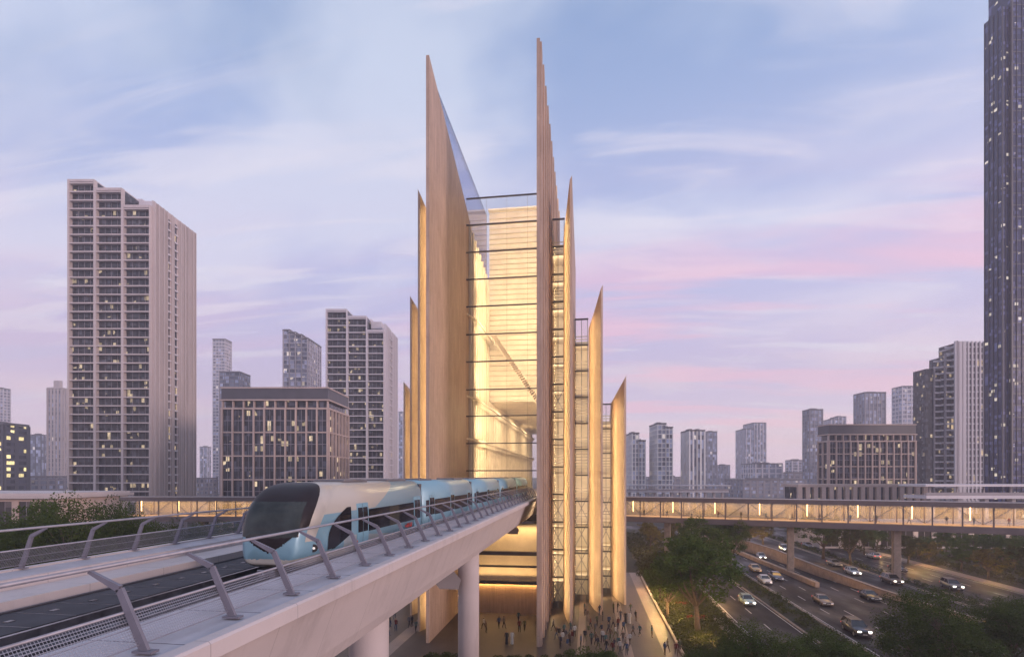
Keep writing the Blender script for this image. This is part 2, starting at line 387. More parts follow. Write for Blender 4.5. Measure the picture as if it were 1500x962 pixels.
# ---------------------------------------------------------------- foliage
def clump_leaves(mb, c, r, n, size, rg, flat=.8):
    for _ in range(n):
        d = Vector((rg.gauss(0, 1), rg.gauss(0, 1), rg.gauss(0, 1))).normalized()*r*(rg.random()**.45)
        p = c+Vector((d.x, d.y, d.z*flat))
        a = Vector((rg.uniform(-1, 1), rg.uniform(-1, 1), rg.uniform(-.6, .6))).normalized()
        b = a.cross(Vector((rg.uniform(-1, 1), rg.uniform(-1, 1), rg.uniform(-1, 1)))).normalized()
        s_ = size*rg.uniform(.6, 1.3); a *= s_; b *= s_*.55
        mb.face([p-a, p-b*.9, p+a, p+b*.9])
def make_tree(seed, h=9.0, w=8.0, ncl=70, nl=80, leaf=.20, mat='leaf', clear=.28, name='tree'):
    rg = random.Random(seed); root = empty(name)
    tr = MB(); cr = MB()
    th = h*clear
    lean = Vector((rg.uniform(-.3, .3), rg.uniform(-.3, .3), 0))
    tr.tube([(0, 0, -.1), Vector((0, 0, th*.5))+lean*.4, Vector((0, 0, th))+lean, Vector((0, 0, th*1.6))+lean*1.5], [w*.035, w*.027, w*.023, w*.013], 8)
    base = Vector((0, 0, th))+lean
    cz = (h+th)/2+h*.04; rz = (h-th)/2
    centers = []
    nlobe = 8
    lobes = [(Vector((math.cos(k*2.4+seed)*w*.27*rg.uniform(.6, 1.15), math.sin(k*2.4+seed)*w*.27*rg.uniform(.6, 1.15), cz+rz*rg.uniform(-.5, .5))), w*.26*rg.uniform(.75, 1.15)) for k in range(nlobe)]
    lobes.append((Vector((lean.x, lean.y, cz+rz*.45)), w*.26))
    for k, (lc, lr) in enumerate(lobes):
        mid = base.lerp(lc, .5)+Vector((rg.uniform(-.3, .3), rg.uniform(-.3, .3), -.2))
        tr.tube([base, mid, lc], [w*.016, w*.010, w*.004], 5)
        for j in range(ncl//len(lobes)):
            d = Vector((rg.gauss(0, 1), rg.gauss(0, 1), rg.gauss(0, .8)+.15)).normalized()*lr*rg.uniform(.55, 1.05)
            c = lc+d
            if c.z < th*.8: c.z = th*.8+rg.random()*.5
            centers.append(c)
            if j % 3 == 0: tr.tube([lc, lc+d*.9], [w*.004, w*.0015], 4, caps=False)
    for c in centers: clump_leaves(cr, c, w*.085*rg.uniform(.7, 1.35), int(nl*rg.uniform(.6, 1.3)), leaf, rg)
    root['ztop'] = max(v[2] for v in cr.v); root['wid'] = max(max(abs(v[0]), abs(v[1])) for v in cr.v)*1.9
    cr.build('crown', M[mat], root, recalc=False); tr.build('trunk', M['bark'], root, smooth=True)
    return root
protos = {}
def proto(key):
    if key not in protos:
        k = dict(broad=dict(seed=3, h=9, w=9, ncl=120, nl=85, leaf=.16),
                 tall=dict(seed=8, h=10, w=8, ncl=120, nl=85, leaf=.16),
                 loose=dict(seed=14, h=8, w=8.5, ncl=80, nl=80, leaf=.16, mat='leaf2'),
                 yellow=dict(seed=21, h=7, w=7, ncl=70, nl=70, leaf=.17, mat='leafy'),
                 near=dict(seed=31, h=9, w=12, ncl=330, nl=130, leaf=.11, mat='leafn', clear=.2),
                 near2=dict(seed=45, h=9, w=12, ncl=330, nl=130, leaf=.11, mat='leafn', clear=.2))[key]
        t_ = make_tree(**k); protos[key] = (t_, t_['ztop'], t_['wid'], [False]); del t_['ztop'], t_['wid']
    return protos[key]
def tree(key, loc, h, w, rz, label, group='trees beside the roads'):
    p, ph, pw, used = proto(key)
    o = copy_tree(p) if used[0] else p
    used[0] = True
    o.location = loc; o.rotation_euler = (0, 0, rz); o.scale = (w/pw, w/pw, h/ph)
    tag(o, label, 'tree', group); return o
def tree_px(key, px, pyb, ptop, wpx, rz, label, **k):
    p = ground(px, pyb); D = F*H/(pyb-697)
    return tree(key, p, max(2.5, hz(ptop, D)), wpx*D/F, rz, label, **k)
def shrub_mesh(name, pts, r, n, leaf, mat, seed, flat=.75):
    rg = random.Random(seed); a = MB()
    for p in pts: clump_leaves(a, Vector(p), r*rg.uniform(.7, 1.25), n, leaf, rg, flat)
    return a.build(name, M[mat], recalc=False)
tree_px('broad', 1022, 925, 780, 146, .4, 'large broad dark green tree in the garden beside the plaza')
tree_px('loose', 967, 876, 806, 76, 2.2, 'smaller tree with warm lit trunk left of the large broad tree')
tree_px('tall', 1046, 868, 772, 66, 1.1, 'dark tree standing behind the large broad tree')
tree_px('tall', 1022, 850, 755, 78, 2.9, 'dense dark tree under the start of the right footbridge')
tree_px('yellow', 952, 805, 762, 44, 2.9, 'small yellow lit tree under the footbridge next to the outer fin')
tree_px('yellow', 988, 800, 762, 40, 1.2, 'small yellowish tree beside the first footbridge column')
tree_px('yellow', 1118, 797, 763, 44, .3, 'yellow lit tree under the footbridge left of the second column')
tree_px('yellow', 1098, 794, 765, 32, 4.3, 'little yellowish tree at the far end of the retaining wall')
tree_px('broad', 1206, 818, 753, 74, 1.9, 'broad green tree in the strip right of the second footbridge column')
tree_px('loose', 1246, 826, 768, 64, .9, 'loose crowned tree beside the broad tree in the road strip')
tree_px('tall', 1284, 808, 762, 44, 3.0, 'dark tree left of the third footbridge column')
tree_px('loose', 1330, 826, 782, 52, 4.0, 'round olive tree right of the third footbridge column')
tree_px('yellow', 1362, 824, 790, 44, .2, 'bright yellow lit tree on the right verge')
tree_px('tall', 1386, 812, 774, 46, 5.1, 'dark tree behind the yellow lit tree on the verge')
tree_px('broad', 1428, 822, 780, 66, 2.5, 'wide dark tree before the lit building on the right')
tree_px('yellow', 1448, 848, 802, 62, 1.4, 'orange lit tree leaning over the right verge')
tree_px('tall', 1488, 838, 786, 52, .7, 'dark tree at the right edge behind the verge')
tree_px('loose', 1530, 860, 790, 90, 3.7, 'olive tree cut by the right edge of the verge')
tree_px('tall', 930, 860, 800, 30, 3.5, 'narrow dark tree against the outermost right fin') if 0 else None
tree_px('broad', 978, 905, 822, 76, 5.2, 'rounded green tree between the plaza kerb and the large broad tree')
tree_px('tall', 1002, 845, 772, 58, .8, 'upright green tree near the first footbridge column')
tree_px('broad', 1070, 836, 757, 66, 3.9, 'rounded tree beside the start of the low divider')
tree_px('broad', 1345, 818, 784, 56, 1.3, 'rounded green tree behind the trees of the right verge')
tree_px('tall', 1408, 836, 790, 56, 2.7, 'green tree standing between the two lit verge trees')
tree_px('broad', 1468, 826, 781, 60, 4.6, 'rounded tree behind the orange lit verge tree')
tree_px('broad', 1166, 793, 760, 40, 2.2, 'rounded tree just right of the second footbridge column')
tree_px('tall', 1266, 812, 763, 46, 5.5, 'upright tree between the loose crowned tree and the third column')
tree_px('broad', 1040, 800, 757, 50, 1.8, 'rounded dark tree touching the footbridge deck')
# near trees whose crowns fill the bottom right
def near_tree(key, px, D, ptop, w, rz, label): tree(key, at(px, D), hz(ptop, D), w, rz, label)
near_tree('near', 1372, 52, 852, 11.5, .5, 'big dark tree filling the bottom right corner in front of the roads')
near_tree('near2', 1478, 57, 868, 9, 2.0, 'near tree at the far right bottom corner')
near_tree('near2', 1212, 50, 924, 9.5, 3.1, 'low near tree crown at the bottom right of the middle')
near_tree('near', 1112, 47, 908, 10.0, 4.4, 'near green tree crown at the bottom between plaza and roads')
near_tree('near2', 1035, 50, 948, 5.5, 1.0, 'small near tree crown at the bottom beside the plaza corner')
# left, behind the rails
for i, (px, D, pt, w, key, lab) in enumerate(((60, 78, 728, 11, 'tall', 'dark tree cut off by the far railing at left'), (104, 62, 712, 15, 'near', 'highest dark tree on the left in front of the brown building'),
    (156, 70, 722, 13, 'near2', 'dark tree in front of the left footbridge end'), (205, 70, 745, 11, 'near', 'olive green tree below the left footbridge'), (20, 60, 750, 12, 'near2', 'loose tree at the left edge behind the far railing'),
    (250, 76, 757, 11, 'near2', 'dark round tree under the lit left footbridge'), (300, 80, 758, 11, 'near', 'olive tree behind the far railing near the train nose'), (335, 88, 762, 9, 'tall', 'dark tree directly behind the train nose'),
    (-20, 90, 742, 11, 'broad', 'dark tree at the far left before the brown building'))):
    near_tree(key, px, D, pt, w, i*1.7, lab)
# shrubs along the bottom of the plaza
def shrub_clump(px, D, w, ztop, label, mat='hedge', seed=1):
    p = at(px, D); rg = random.Random(seed); n = max(4, int(w*2.2))
    pts = [(rg.uniform(-w/2, w/2), rg.uniform(-.8, .8), ztop*rg.uniform(.35, .8)) for _ in range(n)]
    root = empty('shrub', p, TH); o = shrub_mesh('foliage', pts, ztop*.42, 420, .10, mat, seed); o.parent = root
    a = MB()
    for x, y, z in pts[:5]: a.tube([(x*.8, y*.8, 0), (x, y, z)], [.05, .015], 5)
    a.build('stems', M['bark'], root)
    tag(root, label, 'shrub', 'shrubs along the near edge of the plaza')
shrub_clump(600, 58, 6, 1.0, 'low dark shrub left of the round pier', seed=2)
shrub_clump(655, 58.5, 5, 1.5, 'low green shrub left of the round pier foot', seed=3)
shrub_clump(722, 58, 4.6, 1.3, 'low green shrub right of the round pier', 'hedge', 4)
shrub_clump(790, 58, 5, 1.4, 'round green shrub before the tallest right fin', 'hedge', 5)
shrub_clump(868, 58.5, 6.0, 1.9, 'dark green shrub in front of the crowd on the plaza', 'leaf', 6)
shrub_clump(935, 56, 4, 1.2, 'low shrub at the near plaza edge', 'hedge', 7)
# hedges between roads
def hedge(name, x0, x1, y0, y1, h, label, mat='hedge', dens=9, leaf=.13, seed=5):
    rg = random.Random(seed); a = MB(); y = y0
    while y < y1:
        k = (x1-x0)/1.7; sc = 1+max(0, (y-90))/90
        for _ in range(max(1, int(k*1.6))):
            clump_leaves(a, Vector((rg.uniform(x0+.3, x1-.3), y+rg.uniform(-.6, .6), h*rg.uniform(.2, .75))), h*rg.uniform(.45, .75), int(dens*6/sc), leaf*sc, rg, .8)
        y += 1.25*sc
    o = a.build(name, M[mat], recalc=False); tag(o, label, 'hedge'); return o
hedge('hedge', 29.2, 33.0, 40, 190, 1.0, 'long low hedge between the slip road and the main road')
hedge('hedge', 61.4, 63.7, 60, 200, 1.1, 'narrow hedge strip between the two right hand carriageways', seed=8)
hedge('hedge', 81, 88, 60, 200, 1.2, 'wide dark planting beyond the right carriageway', seed=9, mat='leaf2')
def cover(name, x0, x1, y0, y1, n, leaf, h, mat, seed):
    rg = random.Random(seed); a = MB()
    for _ in range(n):
        c = Vector((rg.uniform(x0, x1), rg.uniform(y0, y1), rg.uniform(.02, h))); clump_leaves(a, c, .5, 9, leaf, rg, .5)
    return tag(a.build(name, M[mat], recalc=False), kind='stuff')
cover('ground_cover', 11.4, 20.4, 46, 130, 5200, .15, .6, 'hedge', 11)
cover('ground_cover', -80, -47, 40, 100, 2500, .2, .6, 'hedge', 12)
cover('ground_cover', 12, 30, 120, 200, 1500, .3, .9, 'leaf2', 13)
for i, (px, py, w, lab) in enumerate(((1000, 888, 1.6, 'patch of red flowers under the large broad tree'), (1018, 908, 2.0, 'low bed of red flowers nearest the plaza kerb'))):
    p = ground(px, py, 0); o = shrub_mesh('flower_bed', [(k*.5-w/2, (k % 2)*.4, .5) for k in range(int(w*3))], .4, 60, .09, 'flower', 30+i); o.location = p
    tag(o, lab, 'flowers')
# garden uplights under the trees
for px, py, e in ((985, 885, 900), (962, 866, 900), (1006, 905, 600), (948, 812, 700), (985, 806, 700), (1118, 800, 900), (1098, 797, 700), (1246, 830, 700), (1338, 830, 900), (1362, 828, 1300), (1444, 852, 1300), (1062, 880, 500), (1210, 824, 700), (1290, 812, 800), (1400, 826, 700), (1020, 858, 600), (1480, 842, 700), (1036, 935, 500), (975, 905, 400)):
    p = ground(px, py); light('POINT', 'garden_lamp', (p.x-.8, p.y-1.6, 2.0), e*(.55 if px > 1200 else 1.6), soft=.03, col=(1, .60, .22))
for px, D, e in ((20, 58, 700), (190, 68, 700), (285, 78, 700), (100, 62, 900)):
    p = at(px, D-5, 1.2); light('POINT', 'garden_lamp', p, e, soft=.03, col=(1, .60, .22))

hedge('hedge', 90, 120, 80, 150, 1.0, 'broad low planting behind the right verge trees', seed=19, mat='leaf2', dens=5, leaf=.2)

# ---------------------------------------------------------------- guideway
GX0, GX1 = -7.15, -19.6
YA, YB = 2.0, 92.0
ZW = H-3.2
def girder():
    root = empty('guideway', (0, 0, 0)); tag(root, 'pale concrete elevated rail guideway running into the station tower', 'guideway')
    def loft(sec, name, mat, y0=YA, y1=YB, n=1):
        a = MB(); pts = sec
        b0 = [(x, y0, z) for x, z in pts]; b1 = [(x, y1, z) for x, z in pts]; k = len(pts)
        a.v = b0+b1
        for i in range(k): j = (i+1) % k; a.f.append((i, j, k+j, k+i)); a.m.append(0)
        a.f.append(tuple(range(k))); a.f.append(tuple(reversed(range(k, 2*k)))); a.m += [0, 0]
        return a.build(name, mat, root)
    zb = H-5.85
    loft([(GX0, ZW-.34), (GX0, ZW-.02), (GX0-.05, ZW+.03), (-7.5, ZW+.03), (-7.53, ZW-.04), (-9.8, ZW-.04), (-9.8, ZW-.95), (-17.9, ZW-.95), (-17.9, ZW-.04), (-19.3, ZW-.04), (-19.3, ZW+.03), (GX1, ZW+.03), (GX1, ZW-.34), (-18.5, zb+.4), (-17.5, zb), (-8.9, zb-.35), (-8.6, zb-.35), (-8.45, zb-.05), (-8.35, zb+.15), (-7.6, ZW-.5)], 'box_girder', M['concrete'])
    loft([(-7.55, ZW-.036), (-7.55, ZW-.02), (-9.75, ZW-.02), (-9.75, ZW-.036)], 'near_walkway', M['conc_deck'])
    loft([(-17.95, ZW-.036), (-17.95, ZW-.02), (-19.25, ZW-.02), (-19.25, ZW-.036)], 'far_walkway', M['conc_deck'])
    loft([(-9.83, ZW-.946), (-9.83, ZW-.90), (-13.7, ZW-.90), (-13.7, ZW-.946)], 'trackbed', M['ballast'])
    loft([(-13.9, ZW-.946), (-13.9, ZW-.62), (-16.2, ZW-.62), (-16.2, ZW-.946)], 'cable_trough', M['trackdark'])
    loft([(-16.3, ZW-.946), (-16.3, ZW-.35), (-17.85, ZW-.35), (-17.85, ZW-.946)], 'service_ledge', M['concrete'])
    for x in (-10.85, -12.3):
        loft([(x-.04, ZW-.90), (x-.04, ZW-.74), (x+.04, ZW-.74), (x+.04, ZW-.90)], 'rail', M['rail'])
    loft([(-13.42, ZW-.9), (-13.42, ZW-.55), (-13.54, ZW-.55), (-13.54, ZW-.9)], 'power_rail', M['rail'])
    a = MB(); y = YA
    while y < 60: a.box(-12.75, -10.4, y, y+.22, ZW-.9, ZW-.83); y += .65
    a.build('sleepers', M['trackdark'], root)
    a = MB()
    for q, (x, z, r_) in enumerate(((-10.02, -.86, .035), (-10.14, -.87, .028), (-13.2, -.86, .04), (-13.35, -.86, .03), (-16.0, -.58, .03))): a.tube([(x, YA, ZW+z), (x, 60, ZW+z)], r_, 6)
    a.build('cables', M['beam'], root)
    a = MB(); y = YA
    while y < 80: a.box(-16.2, -13.9, y, y+.02, ZW-.621, ZW-.612); a.box(-15.1, -14.95, y+.3, y+.5, ZW-.621, ZW-.60); y += 1.2
    a.build('trough_cover_joints', M['rail'], root)
    # joints in the walkway
    a = MB(); y = YA
    while y < 90: a.box(-9.74, -7.56, y, y+.02, ZW-.03, ZW-.016); y += 2.4
    a.build('deck_joints', M['beam'], root)
girder()
def pier(y, label, x=-10.9, r=.98):
    root = empty('guideway_pier', (x, y, 0)); a = MB(); zt = H-6.0
    a.tube([(0, 0, -.1), (0, 0, zt-1.2), (0, 0, zt-.4), (0, 0, zt+.3)], [r, r, r*1.04, r*1.25], 40); o = a.build('column', M['concrete'], root, smooth=True)
    a = MB(); a.prism([(-1.6, -1.3), (1.3, -1.3), (1.3, 1.3), (-1.6, 1.3)], zt-.2, zt+.08); bevel(a.build('bearing_plate', M['concrete'], root), .05)
    tag(root, label, 'pier', 'round piers carrying the guideway'); return root
pier(48.4, 'round concrete pier under the guideway close to the tower entrance wall')
pier(25.6, 'round concrete pier largely hidden beneath the nearest stretch of guideway')
# pier head beam
for (px, py, D, ln, lab, k) in ((656, 850, 47, 9, 'pentagonal concrete crossbeam jutting out below the guideway left of the pier', 1.0), (751, 776, 74, 6, 'small pentagonal concrete beam end beside the tower under the guideway', .75)):
    p = at(px, D, hz(py, D)); a = MB()
    sec = [(-1.1, -.25), (-.75, -.75), (.95, -.75), (1.2, .1), (.55, .85), (-1.1, .4)]
    sec = [(x*k, z*k) for x, z in sec]; n = len(sec)
    a.v = [(x, 0, z) for x, z in sec]+[(x-ln*.5, ln*.35 if 0 else ln, z+.2) for x, z in sec]
    for i in range(n): j = (i+1) % n; a.f.append((i, j, n+j, n+i)); a.m.append(0)
    a.f += [tuple(range(n)), tuple(reversed(range(n, 2*n)))]; a.m += [0, 0]
    o = a.build('crossbeam', M['concrete']); o.location = p; tag(o, lab, 'beam')

def railing(name, xb, sgn, y0, n, step, label):
    """sgn +1: near side (leans to -x), -1 far side (leans to -x too)"""
    root = empty(name, (xb, 0, ZW)); tag(root, label, 'railing')
    lo, kn, tp = (0, .0), (-.52*sgn, 1.12), (-1.15*sgn, 1.42)
    if sgn < 0: lo, kn, tp = (0, 0), (.42, 1.12), (1.0, 1.40)
    pm = MB()
    for (a, b, w0, w1) in ((lo, kn, .085, .065), (kn, tp, .065, .03)):
        d = Vector((b[0]-a[0], 0, b[1]-a[1])).normalized(); nn = Vector((-d.z, 0, d.x))
        A = Vector((a[0], 0, a[1])); B = Vector((b[0], 0, b[1]))
        i = len(pm.v); t = .035
        pm.v += [tuple(A+nn*w0+Vector((0, -t, 0))), tuple(A-nn*w0+Vector((0, -t, 0))), tuple(A-nn*w0+Vector((0, t, 0))), tuple(A+nn*w0+Vector((0, t, 0))),
                 tuple(B+nn*w1+Vector((0, -t, 0))), tuple(B-nn*w1+Vector((0, -t, 0))), tuple(B-nn*w1+Vector((0, t, 0))), tuple(B+nn*w1+Vector((0, t, 0)))]
        for q in ((0, 1, 2, 3), (7, 6, 5, 4), (0, 4, 5, 1), (1, 5, 6, 2), (2, 6, 7, 3), (3, 7, 4, 0)): pm.f.append(tuple(i+k for k in q)); pm.m.append(0)
    pm.box(-.2, .2, -.09, .09, -.01, .03)
    first = pm.build('post', M['post'], root); first.location = (0, y0, .03)
    for k in range(1, n):
        c = first.copy(); COL.objects.link(c); c.parent = root; c.location = (0, y0+k*step, .03)
    ye = y0+(n-1)*step+.6; ys = 1.5
    a = MB(); a.tube([(tp[0], ys, tp[1]+.07), (tp[0], ye, tp[1]+.07)], .042, 10); a.build('handrail', M['steel'], root, smooth=True)
    zm = .72; xm = lo[0]+(kn[0]-lo[0])*zm/kn[1]
    inn = -.1 if sgn > 0 else .1
    a = MB(); a.tube([(xm+inn, ys, zm), (xm+inn, ye, zm)], .03, 8); a.build('middle_rail', M['steel'], root, smooth=True)
    a = MB(); a.tube([(inn, ys, .16), (inn, ye, .16)], .014, 6)
    xk = kn[0]*.38; a.tube([(xk+inn*.8, ys, .44), (xk+inn*.8, ye, .44)], .008, 5)
    a.build('lower_wires', M['steel'], root)
    a = MB(); a.face([(inn, ys, .16), (inn, ye, .16), (xm+inn, ye, zm), (xm+inn, ys, zm)])
    a.build('wire_mesh', M['mesh'], root, recalc=False)
    return root
def mesh_mat():
    t = NT('woven wire mesh'); x, y, z = t.sep()
    g = t.math('MAXIMUM', t.math('LESS_THAN', t.math('FRACT', t.math('DIVIDE', y, .055)), .2), t.math('LESS_THAN', t.math('FRACT', t.math('DIVIDE', z, .05)), .2))
    t.set(col=(.35, .34, .38), rough=.4, metal=.6, alpha=g); return t.mat
M['mesh'] = mesh_mat()
railing('near_railing', -7.9, 1, 6.2, 33, 2.4, 'leaning grey steel railing with wire mesh on the walkway nearest the train side')
railing('far_railing', -19.3, -1, 11.2, 25, 2.3, 'leaning grey steel railing on the walkway behind the train')

# ---------------------------------------------------------------- train
def train():
    X0 = -11.6; root = empty('metro_train', (X0, 18.1, ZW-.74)); tag(root, 'long light blue and silver metro train with rounded black nose on the guideway', 'train')
    HW = 1.45; ZB, ZT = .42, 3.68
    def sec(t):
        """half width, bottom, top, squareness at distance t from the nose"""
        def ss(x): x = max(0, min(1, x)); return x*x*(3-2*x)
        k = min(1, t/2.4)
        top = ZB+.95+(ZT-ZB-.95)*(1-(1-k)**2.5)**.52 if k < 1 else ZT
        w = HW*(.60+.40*(1-(1-min(1, t/1.7))**2.4)**.55) if t < 1.7 else HW
        bot = ZB+.28*(1-min(1, t/1.2))**2
        return w, bot, top
    def P(t, a, off=0.0):
        w, b, tp = sec(t); cz = (b+tp)/2; hh = (tp-b)/2
        ca, sa = math.cos(a), math.sin(a)
        e = .42 if sa > 0 else .30
        x = (w+off)*math.copysign(abs(ca)**e, ca); z = cz+(hh+off)*math.copysign(abs(sa)**(.62 if sa > 0 else .5), sa)
        if z > 1.9: x *= 1-.075*((z-1.9)/1.78)**2
        if z < 1.1: x *= 1-.05*((1.1-z)/.5)**1.5
        return Vector((x, t, z))
    NA = 96
    def uniform(na):
        N_ = 4000; pts = [P(5, 2*math.pi*k/N_) for k in range(N_+1)]; acc = [0.0]
        for k in range(N_): acc.append(acc[-1]+(pts[k+1]-pts[k]).length)
        out = []; j = 0
        for q in range(na):
            tgt = acc[-1]*q/na
            while acc[j+1] < tgt: j += 1
            out.append(2*math.pi*(j+(tgt-acc[j])/(acc[j+1]-acc[j]+1e-9))/N_)
        return out
    ANG = {n_: uniform(n_) for n_ in (96, 480)}
    def shell(ts, keep=None, off=0.0, na=NA):
        a = MB()
        for t in ts:
            for k in range(na): a.v.append(tuple(P(t, ANG[na][k], off)-Vector((0, off if t < .05 else 0, 0))))
        for i in range(len(ts)-1):
            for k in range(na):
                j = (k+1) % na; q = (i*na+k, i*na+j, (i+1)*na+j, (i+1)*na+k)
                c = sum((Vector(a.v[w]) for w in q), Vector())/4
                if keep is None or keep(c): a.f.append(q); a.m.append(0)
        if keep is None: a.f.append(tuple(range(na))); a.m.append(0)
        else:
            # front cap as rings shrinking to the middle
            base = [Vector(v) for v in a.v[:na]]; cen = sum(base, Vector())/na; prev = list(range(na))
            for s_ in (.8, .6, .4, .2, .05):
                b = len(a.v); a.v += [tuple(cen+(v-cen)*s_) for v in base]
                for k in range(na):
                    j = (k+1) % na; q = (prev[k], prev[j], b+j, b+k); c = sum((Vector(a.v[w]) for w in q), Vector())/4
                    if keep(c): a.f.append(q); a.m.append(0)
                prev = list(range(b, b+na))
        # drop loose verts
        used = sorted({i for f in a.f for i in f}); mp = {v: i for i, v in enumerate(used)}
        a.v = [a.v[i] for i in used]; a.f = [tuple(mp[i] for i in f) for f in a.f]
        return a
    ts = [3.9*(i/60)**1.7 for i in range(61)]
    ends = [(0, 13.9), (14.3, 28.6), (29.0, 43.6), (44.0, 58.6), (59.0, 73.0)]
    rng = {}
    def ybound(z): return .34+1.75*max(0, (z-1.05)/2.63)**2.3
    for ci, (a0, a1) in enumerate(ends):
        tl = (ts+[a1]) if ci == 0 else [max(a0, 5), a1]
        a = shell(tl); a.f.append(tuple(len(a.v)-NA+k for k in reversed(range(NA)))); a.m.append(0)
        body = a.build('car_body', M['train'], root, smooth=True)
        body.data.polygons[-1].use_smooth = False
        # side windows, doors
        def side(sgn, y0, y1, z0, z1, name, mat, out=.012, th=.02, parent=root):
            b = MB(); n = 5
            zs = [z0+(z1-z0)*i/n for i in range(n+1)]
            def X(z): return HW*(1-.075*max(0, (z-1.9)/1.78)**2)*(1-.05*max(0, (1.1-z)/.5)**1.5)*(.985 if z > 2.5 else 1)
            for i in range(n):
                x0_, x1_ = sgn*(X(zs[i])+out), sgn*(X(zs[i+1])+out)
                b.face([(x0_, y0, zs[i]), (x0_, y1, zs[i]), (x1_, y1, zs[i+1]), (x1_, y0, zs[i+1])])
                if i == 0: b.face([(x0_, y0, zs[i]), (x0_, y1, zs[i]), (x0_-sgn*th, y1, zs[i]), (x0_-sgn*th, y0, zs[i])])
                if i == n-1: b.face([(x1_, y0, zs[n]), (x1_, y1, zs[n]), (x1_-sgn*th, y1, zs[n]), (x1_-sgn*th, y0, zs[n])])
                for y in (y0, y1): b.face([(x0_, y, zs[i]), (x1_, y, zs[i+1]), (x1_-sgn*th, y, zs[i+1]), (x0_-sgn*th, y, zs[i])])
            return b.build(name, mat, parent)
        for sg in (1, -1):
            s0 = a0+(5.4 if ci == 0 else .35)
            dd = [s0-.35] if ci == 0 else []
            dd += [a0+(a1-a0)*f for f in ((.93,) if ci == 0 else (.12, .5, .90))]
            edges = []
            for y in dd:
                y0, y1 = y-.62, y+.62
                d = side(sg, y0, y1, .86, 2.72, 'door', M['train_blue'], .016)
                for q in (0, 1):
                    side(sg, y0+.10+q*.56, y0+.58+q*.56, 1.42, 2.52, 'door_window', M['twin'], .03, .02, d)
                side(sg, y-.01, y+.01, .88, 2.7, 'door_seam', M['beam'], .022, .02, d)
                edges.append((y0-.06, y1+.06))
            edges.sort(); cur = a0+(4.2 if ci == 0 else .4)
            if ci == 0: cur = edges[0][1]; edges = edges[1:]
            segs = []
            for e0, e1 in edges: segs.append((cur, e0)); cur = e1
            segs.append((cur, a1-.35))
            for y0, y1 in segs:
                if y1-y0 > .3: side(sg, y0, y1, 1.38, 2.40, 'side_window', M['twin'], .018)
            side(sg, a0+(4.6 if ci == 0 else .3), a1-.3, .66, .82, 'underframe_band', M['trackdark'], .012)
        b = MB(); b.box(-.75, .75, a0+(4.6 if ci == 0 else 1.2), a0+(7.2 if ci == 0 else 4), ZT-.12, ZT+.10); b.box(-.75, .75, a1-4, a1-1.0, ZT-.12, ZT+.10)
        bevel(b.build('roof_unit', M['troof'], root), .06)
        if ci < 4:
            b = MB(); b.box(-1.25, 1.25, a1-.05, a1+.45, .8, 3.45); b.build('gangway', M['beam'], root)
        b = MB()
        for y in ((2.2, 3.2, 11, 12) if ci == 0 else (a0+1.2, a0+2.3, a1-2.3, a1-1.2)):
            for x in (-.74, .74):
                b.tube([(x-.06, y, .40), (x+.06, y, .40)], .40, 20)
        for y in ((1.7, 3.7), (10.6, 12.6)) if ci == 0 else ((a0+.8, a0+2.7), (a1-2.7, a1-.8)):
            b.box(-1.02, -.84, y[0], y[1], .28, .62); b.box(.84, 1.02, y[0], y[1], .28, .62); b.box(-.9, .9, y[0]+.7, y[1]-.7, .3, .55)
        b.build('bogie', M['beam'], root)
        b = MB(); b.box(-1.2, 1.2, a0+(4.4 if ci == 0 else 3.4), a1-3.6, .18, .64); bevel(b.build('equipment_box', M['troof'], root), .05)
    fine = [3.9*(i/240)**1.35 for i in range(241)]
    ws = shell(fine, lambda c: c.z > 1.12+.34*abs(c.x)+.30*c.x*c.x and c.y < ybound(c.z), .012, 480); w = ws.build('windshield', M['nose_black'], root, smooth=True)
    gl = shell(fine, lambda c: c.z > 1.66+.04*abs(c.x) and c.z < 2.98 and abs(c.x) < 1.12 and c.y < ybound(c.z)-.12, .020, 480); gl.build('windshield_glass', M['nose_glass'], w, smooth=True)
    # silver arch
    ar = shell(fine, lambda c: c.z > 1.5 and ybound(c.z) <= c.y < ybound(c.z)+.30+.75*max(0, (c.z-1.0)/2.6), .007, 480); ar.build('silver_arch', M['silver'], root, smooth=True)
    sk = shell(fine, lambda c: c.z < .88+.10*math.sin(c.y*1.1), .007, 480); sk.build('silver_skirt', M['silver'], root, smooth=True)
    # cab side window
    def cabw(c): 
        return abs(c.x) > .9 and 1.02 < c.z < 2.62 and c.y < 3.84 and c.y > 1.75+1.75*max(0, (c.z-1.35)/1.27)**2.4-.0+max(0, 1.35-c.z)*1.6*0 and c.z > 1.02+max(0, (c.y-2.4))*.30 and c.y > 1.75-(1.35-c.z)*.9*(c.z < 1.35)
    for sg in (-1, 1):
        cw = shell([1.6+x*2.3/200 for x in range(201)], lambda c: cabw(c) and c.x*sg > 0, .014, 480); cw.build('cab_side_window', M['twin'], root, smooth=True)
    for sx in (-1, 1):
        for (t, zt, r) in ((.78, 1.22, .13),):
            # find surface point on the side nose at height
            best = min((P(t, 2*math.pi*k/720) for k in range(720)), key=lambda p: abs(p.z-zt)+(10 if p.x*sx < 0 else 0))
            nrm = Vector((sx*.62, -.78, 0)).normalized()
            b = MB(); b.tube([best-nrm*.12, best+nrm*.035], r*1.15, 24); hl = b.build('headlight', M['nose_black'], root)
            b = MB(); b.tube([best+nrm*.0, best+nrm*.05], r*.38, 20); b.build('lens', M['headlamp_dim'], hl)
